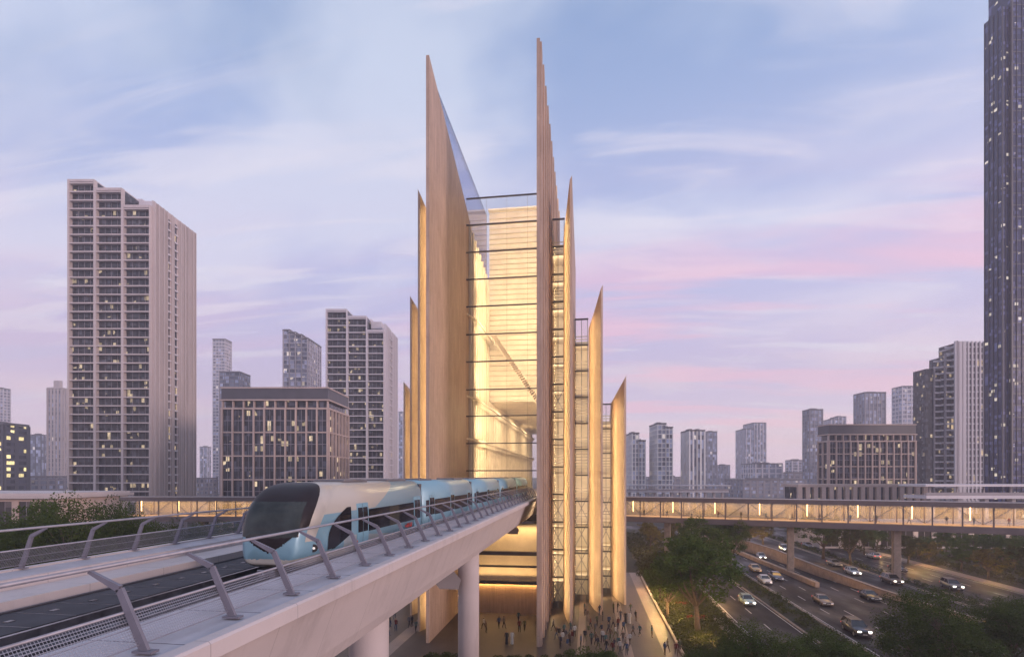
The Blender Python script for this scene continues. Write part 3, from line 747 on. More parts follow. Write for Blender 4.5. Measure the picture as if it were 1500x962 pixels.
    # red marks near the doors (a red mark, no readable words at this size)
    def mark(y, z, s_):
        b = MB()
        for k, (dx, dz, w_, h_) in enumerate(((0, .10, .26, .05), (0, 0, .05, .15), (.10, 0, .05, .15), (.21, 0, .05, .15), (.34, .0, .05, .15), (.34, .0, .22, .05), (.51, 0, .05, .15), (-.14, .03, .06, .08))):
            b.box(HW+.004, HW+.02, y+dx*s_, y+(dx+w_)*s_, z+dz*s_, z+(dz+h_)*s_)
        b.build('red_emblem', M['redmark'], root)
    mark(11.0, 1.02, 1.6); mark(4.1, .98, .7)
    # coupler
    b = MB(); b.box(-.35, .35, -.15, .9, .22, .52); b.tube([(0, -.45, .37), (0, .2, .37)], .12, 12); b.box(-.55, .55, .3, .6, .15, .3); bevel(b.build('coupler', M['rail'], root), .03)
    # seated driver behind the glass
def trainmats():
    t = NT('train paint'); x, y, z = t.sep()
    n = t.noise(.22, 3, (1, .5, 1)); f = t.math('ADD', t.math('MULTIPLY', n, 1.0), t.math('MULTIPLY', t.math('SUBTRACT', z, 2.0), .20))
    roofy = t.ramp(t.math('SUBTRACT', z, t.math('MULTIPLY', y, .05)), [(.0, (0,)*3), (.95, (0,)*3), (1, (0,)*3)])
    top = t.math('MULTIPLY', t.math('GREATER_THAN', z, t.math('ADD', 2.44, t.math('MULTIPLY', t.math('MAXIMUM', t.math('SUBTRACT', y, 6.5), 0), .35))), t.math('LESS_THAN', y, 14))
    low = t.math('MULTIPLY', t.math('LESS_THAN', z, t.math('SUBTRACT', 1.30, t.math('MULTIPLY', t.math('SUBTRACT', y, 5), .085))), t.math('GREATER_THAN', y, 3.2))
    blue = t.mix(n, (.14, .29, .38), (.26, .42, .50)); sil = (.50, .47, .42)
    c = t.mix(t.math('MAXIMUM', top, t.math('MULTIPLY', low, .6)), blue, sil)
    t.set(col=c, rough=.36, coat=.15, metal=.15); M['train'] = t.mat
    M['train_blue'] = plain('train door blue', (.18, .35, .44), .3, .1, 1); M['silver'] = plain('train silver', (.50, .47, .42), .3, .08, 1.5, metal=.3)
    M['twin'] = facade_glass('train window glass', (.010, .010, .013), 1.4, 9, .04, (1, .8, .55), .06, .12, .2, 0); M['twin'].node_tree.nodes['Principled BSDF'].inputs['Specular IOR Level'].default_value = .12
    M['troof'] = plain('grey roof equipment', (.13, .12, .13), .5, .2, 2)
    M['nose_black'] = plain('gloss black nose', (.020, .015, .018), .42, .2, 1, spec=.22)
    M['nose_glass'] = plain('smoked windshield', (.035, .040, .040), .10, .5, .9, spec=.3)
    M['redmark'] = plain('red marking', (.65, .06, .04), .4, .05); M['headlamp_dim'] = emit('headlamp lens', (.9, .88, .8), .25)
trainmats(); train()
# ---------------------------------------------------------------- station tower
def tower():
    T = empty('station_tower', (-6.6, 84, 0)); tag(T, 'tall glowing station tower of pointed stone fins with glass walls between them', 'tower')
    ox, oy = -6.6, 84
    def B(a, name, mat, parent=T, **k):
        a.v = [(x-ox, y-oy, z) for x, y, z in a.v] if parent is T else a.v
        return a.build(name, mat, parent, **k)
    ZR = 75.0
    def slab(x0, x1, prof):
        """prof: list of (y, z) going round"""
        a = MB(); n = len(prof)
        a.v = [(x0, y, z) for y, z in prof]+[(x1, y, z) for y, z in prof]
        for i in range(n): j = (i+1) % n; a.f.append((i, j, n+j, n+i)); a.m.append(0)
        a.f += [tuple(range(n)), tuple(reversed(range(n, 2*n)))]; a.m += [0, 0]; return a
    # two tallest fins either side of the rails
    tl = hz(77, 66.3)
    B(slab(-20.0, -19.6, [(64.6, -.1), (64.6, tl), (85, 65.3), (112, 52), (112, -.1)]), 'stone_fin', M['fin'])
    B(slab(-19.9, -19.72, [(66.5, tl-1.3), (104, tl-1.0), (104, 55), (85.5, 64.9)]), 'frosted_sail', M['glass_hi'])
    tr = hz(57, 65.3)
    B(slab(-6.12, -5.72, [(65.0, -.1), (65.0, tr), (67.6, tr-.6), (112, 70), (112, -.1)]), 'stone_fin', M['fin'])
    y = 65.2; k = 0
    while y < 110:
        B(slab(-5.74, -5.50+.012*k, [(y, -.1), (y, tr-.3-(y-65)*.02-.35*k*0), (y+1.1, tr-1.2-(y-65)*.02), (y+1.1, -.1)]), 'fin_rib', M['fin'])
        y += 3.6+.1*k; k += 1
    # lesser fins, pointed on their outer corner
    defs = [(-2.1, 75.2, 257, 1.55, 6.0, .9), (2.35, 81.4, 417, 2.1, 5.3, 1.0), (6.3, 88.4, 550, 2.1, 4.4, .9)]
    for X, Y, pt, w, drop, back in defs:
        D = Y*CT-X*ST; zt = hz(pt, D)
        yb = Y+8.2; poly = [(X, Y), (X-.3, Y-.1), (X-w*.62, Y+3.4), (X-w, yb), (X-w+.1, Y+24), (X, Y+24)]
        a = MB(); a.prism(list(reversed(poly)), -.1, list(reversed([zt, zt-.6, zt-drop*.6, zt-drop+1, zt-drop-4, zt-4]))); B(a, 'stone_fin', M['fin'])
        xm = -24.72-X if 0 else None
    LF = []
    for px, X, pt in ((612, -22.6, 277), (600.5, -26.4, 433), (591, -30.3, 559)):
        kx = (px-750)/F; Y = (X*CT+kx*X*ST)/(kx*CT-ST); D = Y*CT-X*ST; zt = hz(pt, D)
        poly = [(X, Y), (X+.3, Y-.1), (X+1.2, Y+3.4), (X+1.7, Y+8), (X+1.7, Y+24), (X, Y+24)]
        a = MB(); a.prism(poly, -.1, [zt, zt-.6, zt-3.5, zt-5.5, zt-9, zt-5]); B(a, 'stone_fin', M['fin']); LF.append((X, Y, zt))
    # main glass wall
    yg = 85.2; zs = []
    tz = [hz(p, 86.5) for p in (289, 328, 368, 408, 448, 489, 529, 570, 609, 649, 689)]
    a = MB(); a.face([(-19.6, yg, 17.6), (-6.1, yg, 17.6), (-6.1, yg, tz[0]), (-19.6, yg, tz[0])]); B(a, 'glass_wall', M['glass'], recalc=False)
    for z in tz:
        a = MB(); a.box(-19.55, -6.12, yg-.16, yg+.1, z-.085, z+.085); B(a, 'glazing_beam', M['beam'])
    a = MB()
    for i in range(1, 4): x = -19.6+3.37*i; a.box(x-.014, x+.014, yg-.03, yg+.03, 17.6, tz[0])
    B(a, 'glazing_mullions', M['mullion'])
    # inside: back wall, ribbed linings, added sloping bars, side lining
    zt = hz(311, 107)
    a = MB(); a.box(-19.58, -6.14, 106, 106.4, 36.3, zt); B(a, 'inner_back_wall', M['stone_in'])
    a = MB(); z = 37.0; i = 0
    while z < zt-1: a.box(-19.5, -6.2, 105.6, 105.98, z, z+.12); z += 1.02
    B(a, 'back_wall_louvres', M['louvre'])
    a = MB(); a.box(-19.56, -6.16, 87, 190, 16.2, 16.6); B(a, 'platform_floor', M['pave_b'])
    a = MB(); a.box(-19.56, -6.16, 104.6, 105.9, zt, zt+.3); B(a, 'inner_roof', M['stone_in'])
    a = MB(); a.box(-19.9, -19.56, 112.1, 190, -.1, 37); B(a, 'hall_side_wall', M['stone_in'])
    a = MB(); a.box(-6.16, -5.8, 112.1, 190, -.1, 37); B(a, 'hall_side_wall', M['stone_in'])
    a = MB(); a.box(-19.9, -5.8, 106.5, 190, 36, 36.3); B(a, 'hall_ceiling', M['stone_in'])
    a = MB(); a.face([(-19.56, 190, 16), (-6.16, 190, 16), (-6.16, 190, 36), (-19.56, 190, 36)]); B(a, 'hall_end_glass', M['glass'], recalc=False)
    rib = MB(); rib.box(-19.57, -19.22, 0, .4, 16.6, 35.9)
    rb0 = None
    for i in range(50):
        yy = 87.3+i*2.05
        a = MB(); a.box(-19.57, -19.22, yy, yy+.38, 16.6, (63-i*.4) if yy < 105 else 35.9); B(a, 'wall_rib', M['stone_in'])
    for zz, ye in ((34.0, 189), (47.5, 105.5), (27.0, 189)):
        a = MB(); a.prism([(-19.57, 85.5), (-18.5, 90), (-18.5, ye), (-19.57, ye)], zz, zz+.3)
        y_ = 90.2
        while y_ < ye-1: a.box(-19.57, -18.7, y_, y_+.25, zz-.7, zz); y_ += 1.02
        B(a, 'ledge', M['stone_in'])
    for (x0, z0, x1, z1, yy) in ((-17.8, 47, -7.0, 31.0, 97),):
        a = MB(); n = 40
        for i in range(n):
            t0 = i/n; xa, za = x0+(x1-x0)*t0, z0+(z1-z0)*t0
            a.bar((xa, yy, za), (xa, yy+7, za+1.6), .10, .35)
        B(a, 'ledge_line_bars', M['louvre'])  # added bars tracing the diagonal of a receding wall ledge
    # lower storeys under the rails
    a = MB(); a.box(-19.58, -6.14, 84.2, 85, 13.9, 14.9); B(a, 'lower_beam', M['beam'])
    a = MB(); a.face([(-19.6, 84.0, 10.9), (-6.14, 84.0, 10.9), (-6.14, 84.0, 14.8), (-19.6, 84.0, 14.8)]); B(a, 'lower_glass', M['glass'], recalc=False)
    for z, h in ((hz(809, 82), .55), (hz(828, 82), .22), (hz(850, 82), .25)):
        a = MB(); a.box(-19.55, -6.13, 80.2, 81, z-h/2, z+h/2); B(a, 'lower_beam', M['beam'])
    a = MB(); a.box(-17.5, -6.16, 80.1, 80.6, -.1, hz(854, 82)); B(a, 'timber_wall', M['wood'])
    a = MB(); a.box(-19.58, -6.16, 83.2, 83.6, 4.5, 13.4); B(a, 'inner_recess_wall', M['stone_in'])
    a = MB(); a.box(-19.6, -17.6, 66, 80, -.1, 5.5); 
    a = MB(); a.box(-19.58, -6.16, 88, 88.3, 10.5, 16); B(a, 'concourse_wall', M['stone_in'])
    # stepped glass walls between the lesser fins
    gaps = [(-5.68, -3.5, 84.5, 322, True), (-2.05, .2, 90, 468, True), (2.4, 4.3, 96, 592, True), (-22.4, -20.05, 90, 330, False), (-26.2, -24.6, 95, 480, False), (-30, -28.4, 101, 600, False)]
    for gi, (x0, x1, yy, pt, right) in enumerate(gaps):
        D = yy*CT-x0*ST; top = hz(pt, D)
        a = MB(); a.face([(x0, yy, .1), (x1, yy, .1), (x1, yy, top), (x0, yy, top)]); B(a, 'glass_wall', M['glass'], recalc=False)
        a = MB(); a.box(x0, x1, yy+5, yy+5.3, .1, top-2.5); B(a, 'inner_back_wall', M['stone_in'])
        if right:
            z = top
            while z > 3:
                a = MB(); a.box(x0, x1, yy-.14, yy+.1, z-.12, z+.12); B(a, 'glazing_beam', M['beam']); z -= 4.35
            a = MB(); z = .4; k = 0
            while z < top-6:
                if z < 17 or (28 < z < 34 and gi == 0):
                    for s_ in (0, 1):
                        p, q = ((x0, x1), (x1, x0))[s_]
                        a.bar((p, yy+.6, z), (q, yy+.6, z+4.3), .1, .1)
                z += 4.35; k += 1
            for x in (x0+.12, (x0+x1)/2, x1-.12): a.box(x-.05, x+.05, yy+.55, yy+.65, .1, top)
            B(a, 'wind_bracing', M['steel'])
            a = MB(); z = 14.0
            while z < top-2:
                n_ = rnd.choice((2, 4, 7)) if z > 20 else 2
                for q in range(n_): a.box(x0+.05, x1-.05, yy+2.5, yy+2.6, z+q*.5, z+q*.5+.13)
                z += 4.35
            B(a, 'inner_blinds', M['mullion'])
            a = MB(); z = 4.0
            while z < top-3: a.box(x0, x1, yy+.7, yy+5, z, z+.25); z += 4.35
            B(a, 'gallery_floors', M['stone_in'])
    # warm lamps lighting the tower
    R = math.radians
    def strip(x, y, z, ln, e, rx, rz, w=.4, name='tower_light', spread=None):
        light('AREA', name, (x, y, z), e, w, ln, (R(rx), 0, R(rz)), spread=spread)
    for zz, e in ((67, 1900), (57, 2200), (47, 2500), (38, 2600), (29, 2400), (20.5, 2200)):
        light('AREA', 'atrium_light', (-12.9, 89.5, zz), e, 9, 1.2, (R(100), 0, 0), col=(1, .73, .41))
    light('AREA', 'atrium_light', (-6.3, 86.6, 41), 900, 44, .3, (0, R(90), 0), col=(1, .74, .42))  # added strip, brightens the left wall front and ledge ends
    for yy in (112, 135, 160):
        light('AREA', 'hall_light', (-12.9, yy, 35.6), 2300, 11, 8, (0, 0, 0), col=(1, .76, .46))
    light('AREA', 'fin_wash_light', (-6.25, 79, 40), 1500, 60, .3, (0, R(90), 0), col=(1, .72, .40))  # unseen strip added to brighten the left tall fin's inner face
    light('AREA', 'recess_light', (-12.9, 82.2, 13.2), 380, 12, 1, (0, 0, 0))
    light('AREA', 'cove_light', (-12.5, 79.9, hz(850, 82)-.2), 420, 11, .3, (0, 0, 0))
    light('AREA', 'recess_light', (-12.9, 82.1, 5.2), 260, 11, .8, (R(180), 0, 0))
    for x0, x1, yy, pt, right in gaps:
        D = yy*CT-x0*ST; top = hz(pt, D); xm = (x0+x1)/2
        light('AREA', 'gap_light', (xm, yy+.9, top*.5), 34*top, (x1-x0)*.8, top*.9, (R(90), 0, 0), col=(1, .76, .48))
    # linear lamps on the flank of each fin, washing the fin beside it
    for xx, ya, top, e in ((-5.36, 79.5, 60, 1.0), (-2.02, 86.0, 47, 1.0), (2.43, 92.6, 34, 1.0)):
        light('AREA', 'fin_wash_light', (xx, ya, top*.5), 60*top*e, top*.98, .25, (0, R(-90), 0), col=(1, .68, .30))
        light('AREA', 'fin_wash_light', (xx, ya-6.5, 7), 130, 13, .3, (0, R(-90), 0), col=(1, .68, .30))
    for (X, Y, z_), xi in zip(LF, (-20.06, -22.66, -26.46)):
        light('AREA', 'fin_wash_light', (xi, Y+1.6, z_*.5), 30*z_, z_*.95, .35, (0, R(90), 0), col=(1, .68, .30))
    light('AREA', 'plaza_light', (-13, 72, H-6.3), 90, 8, 12, (0, 0, 0), col=(1, .60, .32))
    light('AREA', 'plaza_light', (3.0, 83, 9.0), 110, 6, 4, (R(-35), 0, 0), col=(1, .60, .30))
M['louvre'] = plain('pale bronze louvre', (.66, .58, .47), .5, .1, 1)
M['mullion'] = plain('slim bronze mullion', (.30, .25, .20), .5, .1, 1)
tower()
# pedestrian bridges
def foot_bridge(pts, label, piers, gl):
    """pts: (px, py_top, D) at each end, z from picture heights"""
    (p0, D0), (p1, D1) = pts
    A = at(p0, D0); Bv = at(p1, D1); d = (Bv-A); L_ = d.length; rz = math.atan2(d.y, d.x)
    root = empty('foot_bridge', (A.x, A.y, 0), rz); tag(root, label, 'bridge')
    zb, zt = 10.4, 16.1
    a = MB(); a.box(0, L_, -2.6, 2.6, zb-.1, zb+1.15); bevel(a.build('deck_girder', M['bronze'], root), .06)
    a = MB(); a.box(0, L_, -3.0, 3.0, zt-.95, zt); a.build('roof_slab', M['bronze'], root)
    a = MB(); a.box(0, L_, -3.05, -2.95, zt+.002, zt+.12); a.build('roof_edge', M['kerb_white'], root)
    a = MB(); a.box(0, L_, -2.3, 2.3, zb+1.16, zb+1.2); a.build('walkway_floor', M['pave_b'], root)
    g0, g1 = gl if gl else (0, L_)
    for yy in (-2.4, 2.4):
        a = MB(); a.face([(g0, yy, zb+1.15), (g1, yy, zb+1.15), (g1, yy, zt-.95), (g0, yy, zt-.95)]); a.build('side_glass', M['glass'] if yy < 0 else M['frost'], root, recalc=False)
    x = g0; k = 0; p0 = None
    br = MB()
    while x <= g1+.01:
        for yy in (-2.46, 2.46):
            if p0 is None: a = MB(); a.box(-.12, .12, -.08, .08, zb+1.15, zt-.95); p0 = c = a.build('post', M['bronze'], root)
            else: c = p0.copy(); COL.objects.link(c); c.parent = root
            c.location = (x, yy, 0)
        if x+4.6 <= g1:
            z0, z1 = (zb+1.2, zt-1.0) if k % 2 else (zt-1.0, zb+1.2)
            a = MB(); a.bar((x, 2.2, z0), (x+4.6, 2.2, z1), .1, .1); a.build('brace', M['bronze'], root)
        x += 4.6; k += 1
    a = MB(); a.box(g0, g1, -2.44, -2.40, zb+1.9, zb+1.96); a.build('inner_handrail', M['steel'], root)
    a = MB(); x = g0+2.3
    while x < g1: a.box(x-.09, x+.09, 1.2, 1.3, zt-3.6, zt-1.02); x += 9.2
    if a.v: a.build('lamp_tube', M['lamp_tube'], root)
    a = MB(); a.box(g0+.3, g1-.3, .5, .9, zt-1.02, zt-.98); a.build('ceiling_lamp', M['lamp_strip'], root)
    for f_ in range(3):
        xm = g0+(g1-g0)*(f_+.5)/3
        o = light('AREA', 'bridge_light', (0, 0, 0), 30*(g1-g0), (g1-g0)/3*.95, 3.6, (0, 0, 0), col=(1, .58, .22)); o.parent = root; o.location = (xm, 0, zt-1.1)
    if gl:
        for a0, a1 in ((0, g0), (g1, L_)):
            if a1-a0 > .5: a = MB(); a.box(a0, a1, -2.5, 2.5, zb+1.15, zt-.96); a.build('solid_bay', M['bronze'], root)
    for px in piers:
        # intersect the pixel column with the bridge line
        best = min((i/400 for i in range(401)), key=lambda t: abs((lambda P: 750+F*((P.x*CT+P.y*ST)/(P.y*CT-P.x*ST))-px)(A.lerp(Bv, t))))
        a = MB(); xx = best*L_; a.box(xx-.65, xx+.65, -.9, .9, -.1, zb-.1); bevel(a.build('bridge_column', M['kerb'], root), .12)
    return root
M['frost'] = None
def frost():
    t = NT('frosted bridge glass'); t.N.remove(t.b); d = t.N.new('ShaderNodeBsdfDiffuse'); d.inputs[0].default_value = (.62, .56, .46, 1)
    tr = t.N.new('ShaderNodeBsdfTransparent'); mx = t.N.new('ShaderNodeMixShader'); mx.inputs[0].default_value = .35
    t.L.new(d.outputs[0], mx.inputs[2]); t.L.new(tr.outputs[0], mx.inputs[1]); t.L.new(mx.outputs[0], t.N['Material Output'].inputs[0]); return t.mat
M['frost'] = frost()
M['bronze'] = plain('bronze cladding', (.13, .105, .11), .45, .15, .5, metal=.2)
M['kerb_white'] = plain('pale roof edge', (.60, .56, .58), .5, .08, 1)
M['lamp_tube'] = emit('vertical lamp', (1, .72, .36), 3.0); M['lamp_strip'] = emit('ceiling lamp strip', (1, .74, .40), 4.0)
foot_bridge(((912, 128), (1620, 94)), 'long glazed footbridge glowing yellow over the roads right of the tower', (978, 1158, 1313), (0, 78))
foot_bridge(((188, 128), (596, 126)), 'glazed footbridge lit orange behind the train on the left', (300,), None)
# ---------------------------------------------------------------- buildings
GL = {}
def glassm(key, *a, **k):
    if key not in GL: GL[key] = facade_glass('facade glass '+key, *a, **k)
    return GL[key]
M['pink'] = plain('pink beige cladding', (.52, .45, .44), .6, .1, .15, stretch=(1, 1, .2))
M['whiteb'] = plain('white cladding', (.80, .77, .76), .5, .05, .1)
M['greyb'] = plain('grey cladding', (.24, .22, .25), .55, .1, .15, stretch=(1, 1, .2))
M['paleb'] = plain('pale cladding', (.58, .54, .57), .6, .08, .1, stretch=(1, 1, .2))
M['rosy'] = plain('rose stone cladding', (.50, .385, .345), .6, .12, .2)
M['darkb'] = plain('dark cladding', (.085, .08, .095), .5, .15, .2)
M['roofg'] = plain('roof gravel', (.16, .15, .16), .9, .2, .2)
def bframe(px0, px1, pyt, D, depth, label, name='apartment_tower', zbase=-.05):
    A = at(px0, D); Wd = (px1-px0)/F*D; Ht = hz(pyt, D)
    r = empty(name, (A.x, A.y, 0), TH); tag(r, label, 'building'); return r, Wd, Ht
def bands(a, x0, x1, y0, y1, zs, out, th, sides='FLRB'):
    for z in zs: a.box(x0-out, x1+out, y0-out, y1+out, z, z+th)
def far_tower(px0, px1, pyt, D, depth, label, clad='paleb', fh=3.6, mull=3.0, mw=.5, glass=None, band=.0, crown=0, steps=None, name='office_tower', podium=0):
    w_ = px1-px0
    if px0 > 750: depth = D*.35*w_/(px0-750); px0 += .35*w_
    elif px1 < 750: depth = D*.35*w_/(750-px1); px1 -= .35*w_
    depth = min(depth, 45)
    r, Wd, Ht = bframe(px0, px1, pyt, D, depth, label, name)
    g = glass or glassm('far', (.18, .20, .26), 3.0, 3.6, .03, (1, .78, .52), .6, .2)  # paler glass: distance haze put into its colour
    segs = steps or [(0, 1, 0)]
    for (f0, f1, dz) in segs:
        x0, x1, h = Wd*f0, Wd*f1, Ht-dz
        a = MB(); a.box(x0, x1, 0, depth, -.05, h); a.build('glazing', g, r)
        a = MB(); x = x0
        n = max(1, round((x1-x0)/mull)); st = (x1-x0)/n
        for i in range(n+1): a.box(x0+i*st-mw/2, x0+i*st+mw/2, -.45, .25, 0, h+.4)
        n2 = max(1, round(depth/mull)); st = depth/n2
        for i in range(n2+1):
            a.box(x1-.25, x1+.45, i*st-mw/2, i*st+mw/2, 0, h+.4); a.box(x0-.45, x0+.25, i*st-mw/2, i*st+mw/2, 0, h+.4)
        a.build('piers', M[clad], r)
        if band:
            a = MB(); z = fh
            while z < h: a.box(x0-.38, x1+.38, -.38, depth+.38, z-band/2, z+band/2); z += fh
            a.build('floor_bands', M[clad], r)
        a = MB(); a.box(x0-.5, x1+.5, -.5, depth+.5, h+.401, h+1.6); 
        a.box(x0+(x1-x0)*.25, x0+(x1-x0)*.7, depth*.3, depth*.7, h+1.6, h+1.6+crown+1.2); a.build('roof', M[clad if crown else 'roofg'], r)
    if podium:
        a = MB(); a.box(-6, Wd+6, -8, -.5, -.05, podium); a.build('podium', M[clad], r)
    return r
def balcony_tower(px0, px1, D, depth, bays, label, clad='pink', fh=3.6, glass=None, strips=6, out=1.1, cw=.75):
    """bays: (f0, f1, py_top); front with deep balcony bands, right side with window strips"""
    topy = min(b[2] for b in bays)
    r, Wd, Ht = bframe(px0, px1, topy, D, depth, label)
    g = glass or glassm('balc', (.032, .034, .042), 1.2, fh*.5, .035, (1, .76, .46), .75, .12)
    for bi, (f0, f1, pt) in enumerate(bays):
        x0, x1, h = Wd*f0, Wd*f1, hz(pt, D)
        nf = int(h/fh); h = nf*fh+1.2
        a = MB(); a.box(x0+.02, x1-.02, .6, depth if bi == len(bays)-1 else depth*.75, -.05, h); a.build('bay_core', g, r)
        for k in range(1, nf+1):
            z = k*fh
            if k == 1:
                a = MB(); a.box(x0+cw, x1-cw*.4, -out, .65, -.10, .13); a.box(x0+cw, x1-cw*.4, -out, -out+.08, .13, .42)
                first = a.build('balcony', [M[clad]], r); first.location = (0, 0, z)
            else:
                c = first.copy(); COL.objects.link(c); c.parent = r; c.location = (0, 0, z)
        a = MB(); a.box(x0, x0+cw, -out-.15, .7, -.05, h+.5); a.box(x1-cw*.4, x1, -out-.15, .7, -.05, h+.5)
        a.box(x0+.01, x1-.01, -out-.1, .7, h-.6, h+.499); a.build('bay_frame', M[clad], r)
        a = MB(); a.box(x0-.02, x1+.02, .5, depth*.9, h+.002, h+.45); a.build('bay_roof', M['paleb'], r)
        a = MB()
        for i in range(1, 4): x = x0+cw+(x1-x0-cw*1.4)*i/4; a.box(x-.06, x+.06, .45, .62, 0, h-.5)
        a.build('window_mullions', M['greyb'], r)
    # right flank
    h = hz(bays[-1][2], D); X = Wd
    a = MB(); a.box(X-.3, X+.02, .75, depth+.02, -.05, h+2.0); a.box(0, X-.3, depth, depth+.3, -.05, h+1.2); a.build('flank_wall', M[clad], r)
    a = MB(); L2 = depth; wc = [(.30, .38), (.46, .54)]
    y = .75
    while y < depth-.2:
        f = y/L2
        if not any(a_ < f < b_ for a_, b_ in wc): a.box(X+.02, X+(.55 if int(y) % 3 else .9), y, y+.42, 0, h+1.6)
        y += .84
    a.build('flank_ribs', M[clad], r)
    for a_, b_ in wc:
        a = MB(); a.box(X+.02, X+.08, L2*a_, L2*b_, 2, h-1); a.build('flank_window_column', glassm('flank', (.05, .048, .055), 1.6, fh, .05, (1, .72, .40), .9, .08), r)
        a = MB(); a.box(X+.02, X+.75, L2*a_, L2*b_, fh-.35, fh+.35); b0 = a.build('flank_balcony', M['paleb'], r); z = fh*2; k = 1
        while z < h-1: c = b0.copy(); COL.objects.link(c); c.parent = r; c.location = (0, 0, k*fh); z += fh; k += 1
    a = MB(); z = fh*2
    while z < h: a.box(X+.02, X+.25, .8, depth, z-.12, z+.12); z += fh*2
    a.build('flank_bands', M['paleb'], r)
    a = MB(); a.box(Wd*.35, Wd*.7, depth*.3, depth*.6, h, h+7); a.box(Wd*.72, Wd*.9, depth*.2, depth*.5, h+.46, h+4.5); a.build('roof_plant', M['paleb'], r)
    return r
def grid_block(px0, px1, pyt, D, depth, label, cols=12, rows=5, sub=2, clad='rosy', side_cols=3, chamfer=None):
    r, Wd, Ht = bframe(px0, px1, pyt, D, depth, label, 'office_block')
    g = glassm('grid', (.035, .038, .052), 1.3, 1.9, .05, (1, .76, .46), .9, .12)
    tb = Ht-5.5
    a = MB(); a.box(0, Wd, 0, depth, -.05, tb-2.6); a.build('glazing', g, r)
    fh = (tb-2.6-2)/rows
    a = MB()
    cw = Wd/cols
    for i in range(cols+1): a.box(i*cw-.27, i*cw+.27, -.7, .1, -.05, tb-2.6)
    n2 = max(2, round(depth/cw)); dw = depth/n2
    for i in range(n2+1):
        for xx in (Wd-.1, -.8): a.box(xx, xx+.9, i*dw-.27, i*dw+.27, -.05, tb-2.6)
    a.build('piers', M[clad], r)
    a = MB()
    for k in range(rows+1):
        z = 2+k*fh; a.box(-.62, Wd+.62, -.62, depth+.62, z-.24, z+.24)
    a.build('spandrels', M[clad], r)
    # each grid bay: a window frame of its own with thin bars
    a = MB()
    a.box(-cw/2+.4, cw/2-.4, -.12, -.02, fh*.5-.12, fh*.5+.12); a.box(-.07, .07, -.16, -.03, .3, fh-.3)
    w0 = a.build('window_frame', M['greyb'], r); w0.location = (cw*.5, 0, 2)
    for k in range(rows):
        for i in range(cols):
            if i == 0 and k == 0: continue
            c = w0.copy(); COL.objects.link(c); c.parent = r; c.location = (cw*(i+.5), 0, 2+k*fh)
    # attic: recessed glass storey, dark cornice box
    a = MB(); a.box(.8, Wd-.8, .8, depth-.8, tb-2.6, tb+.8); a.build('attic_glazing', g, r)
    a = MB(); a.box(-.65, Wd+.65, -.65, depth+.65, tb-2.61, tb-2.2); a.box(-.75, Wd+.75, -.75, depth+.75, tb+.4, tb+.9); a.build('cornice', M[clad], r)
    a = MB(); a.box(-.2, .2, -.3, .79, tb-2.2, tb+.4); p0 = a.build('attic_pier', M[clad], r)
    for i in range(1, cols+1): c = p0.copy(); COL.objects.link(c); c.parent = r; c.location = (i*cw, 0, 0)
    a = MB(); a.box(-.3, Wd+.3, -.3, depth+.3, tb+.9, Ht-.5); a.build('roof_screen', M['darkb'], r)
    a = MB(); a.box(-.5, Wd+.5, -.5, depth+.5, Ht-.5, Ht); a.build('roof_edge', M['rosy'], r)
    return r
# left side
balcony_tower(102, 222, 225, 31, [(0, .325, 260), (.325, .66, 276), (.66, 1, 299)], 'tall beige residential tower with stacked balconies left of the station')
balcony_tower(478, 563, 300, 32, [(0, .36, 452), (.36, .70, 465), (.70, 1, 478)], 'tall grey residential tower with stacked balconies just left of the station', clad='paleb', fh=3.9, strips=7)
grid_block(326, 480, 567, 200, 24, 'mid-rise office block with rose stone grid and dark roof behind the train', cols=10, rows=5)
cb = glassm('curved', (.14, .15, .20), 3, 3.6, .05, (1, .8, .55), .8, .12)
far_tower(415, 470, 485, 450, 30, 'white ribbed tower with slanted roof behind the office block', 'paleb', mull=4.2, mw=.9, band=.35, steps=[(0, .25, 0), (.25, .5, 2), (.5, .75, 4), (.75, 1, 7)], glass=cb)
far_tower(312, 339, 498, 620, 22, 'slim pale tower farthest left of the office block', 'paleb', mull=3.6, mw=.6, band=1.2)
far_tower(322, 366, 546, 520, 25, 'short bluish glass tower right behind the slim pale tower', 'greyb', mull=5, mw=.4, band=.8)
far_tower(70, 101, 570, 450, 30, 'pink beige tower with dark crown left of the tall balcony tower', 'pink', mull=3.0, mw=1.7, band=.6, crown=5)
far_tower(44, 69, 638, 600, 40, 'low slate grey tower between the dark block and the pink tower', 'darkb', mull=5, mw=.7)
far_tower(-14, 15, 570, 640, 25, 'pale white tower cut by the left edge behind the dark block', 'paleb', mull=4, mw=1.0, band=1.2)
litg = glassm('lit', (.045, .045, .06), 4.5, 3.9, .30, (1, .80, .36), 2.2, .12)
far_tower(-60, 41, 622, 330, 25, 'dark rounded office block with rows of yellow lit windows', 'darkb', mull=8.5, mw=2.6, band=1.7, fh=3.9, glass=litg)
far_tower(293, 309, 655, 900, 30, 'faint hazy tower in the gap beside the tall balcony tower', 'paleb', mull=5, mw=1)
far_tower(584, 593, 604, 900, 30, 'faint hazy tower seen between balcony tower and station fins', 'paleb', mull=5, mw=1)
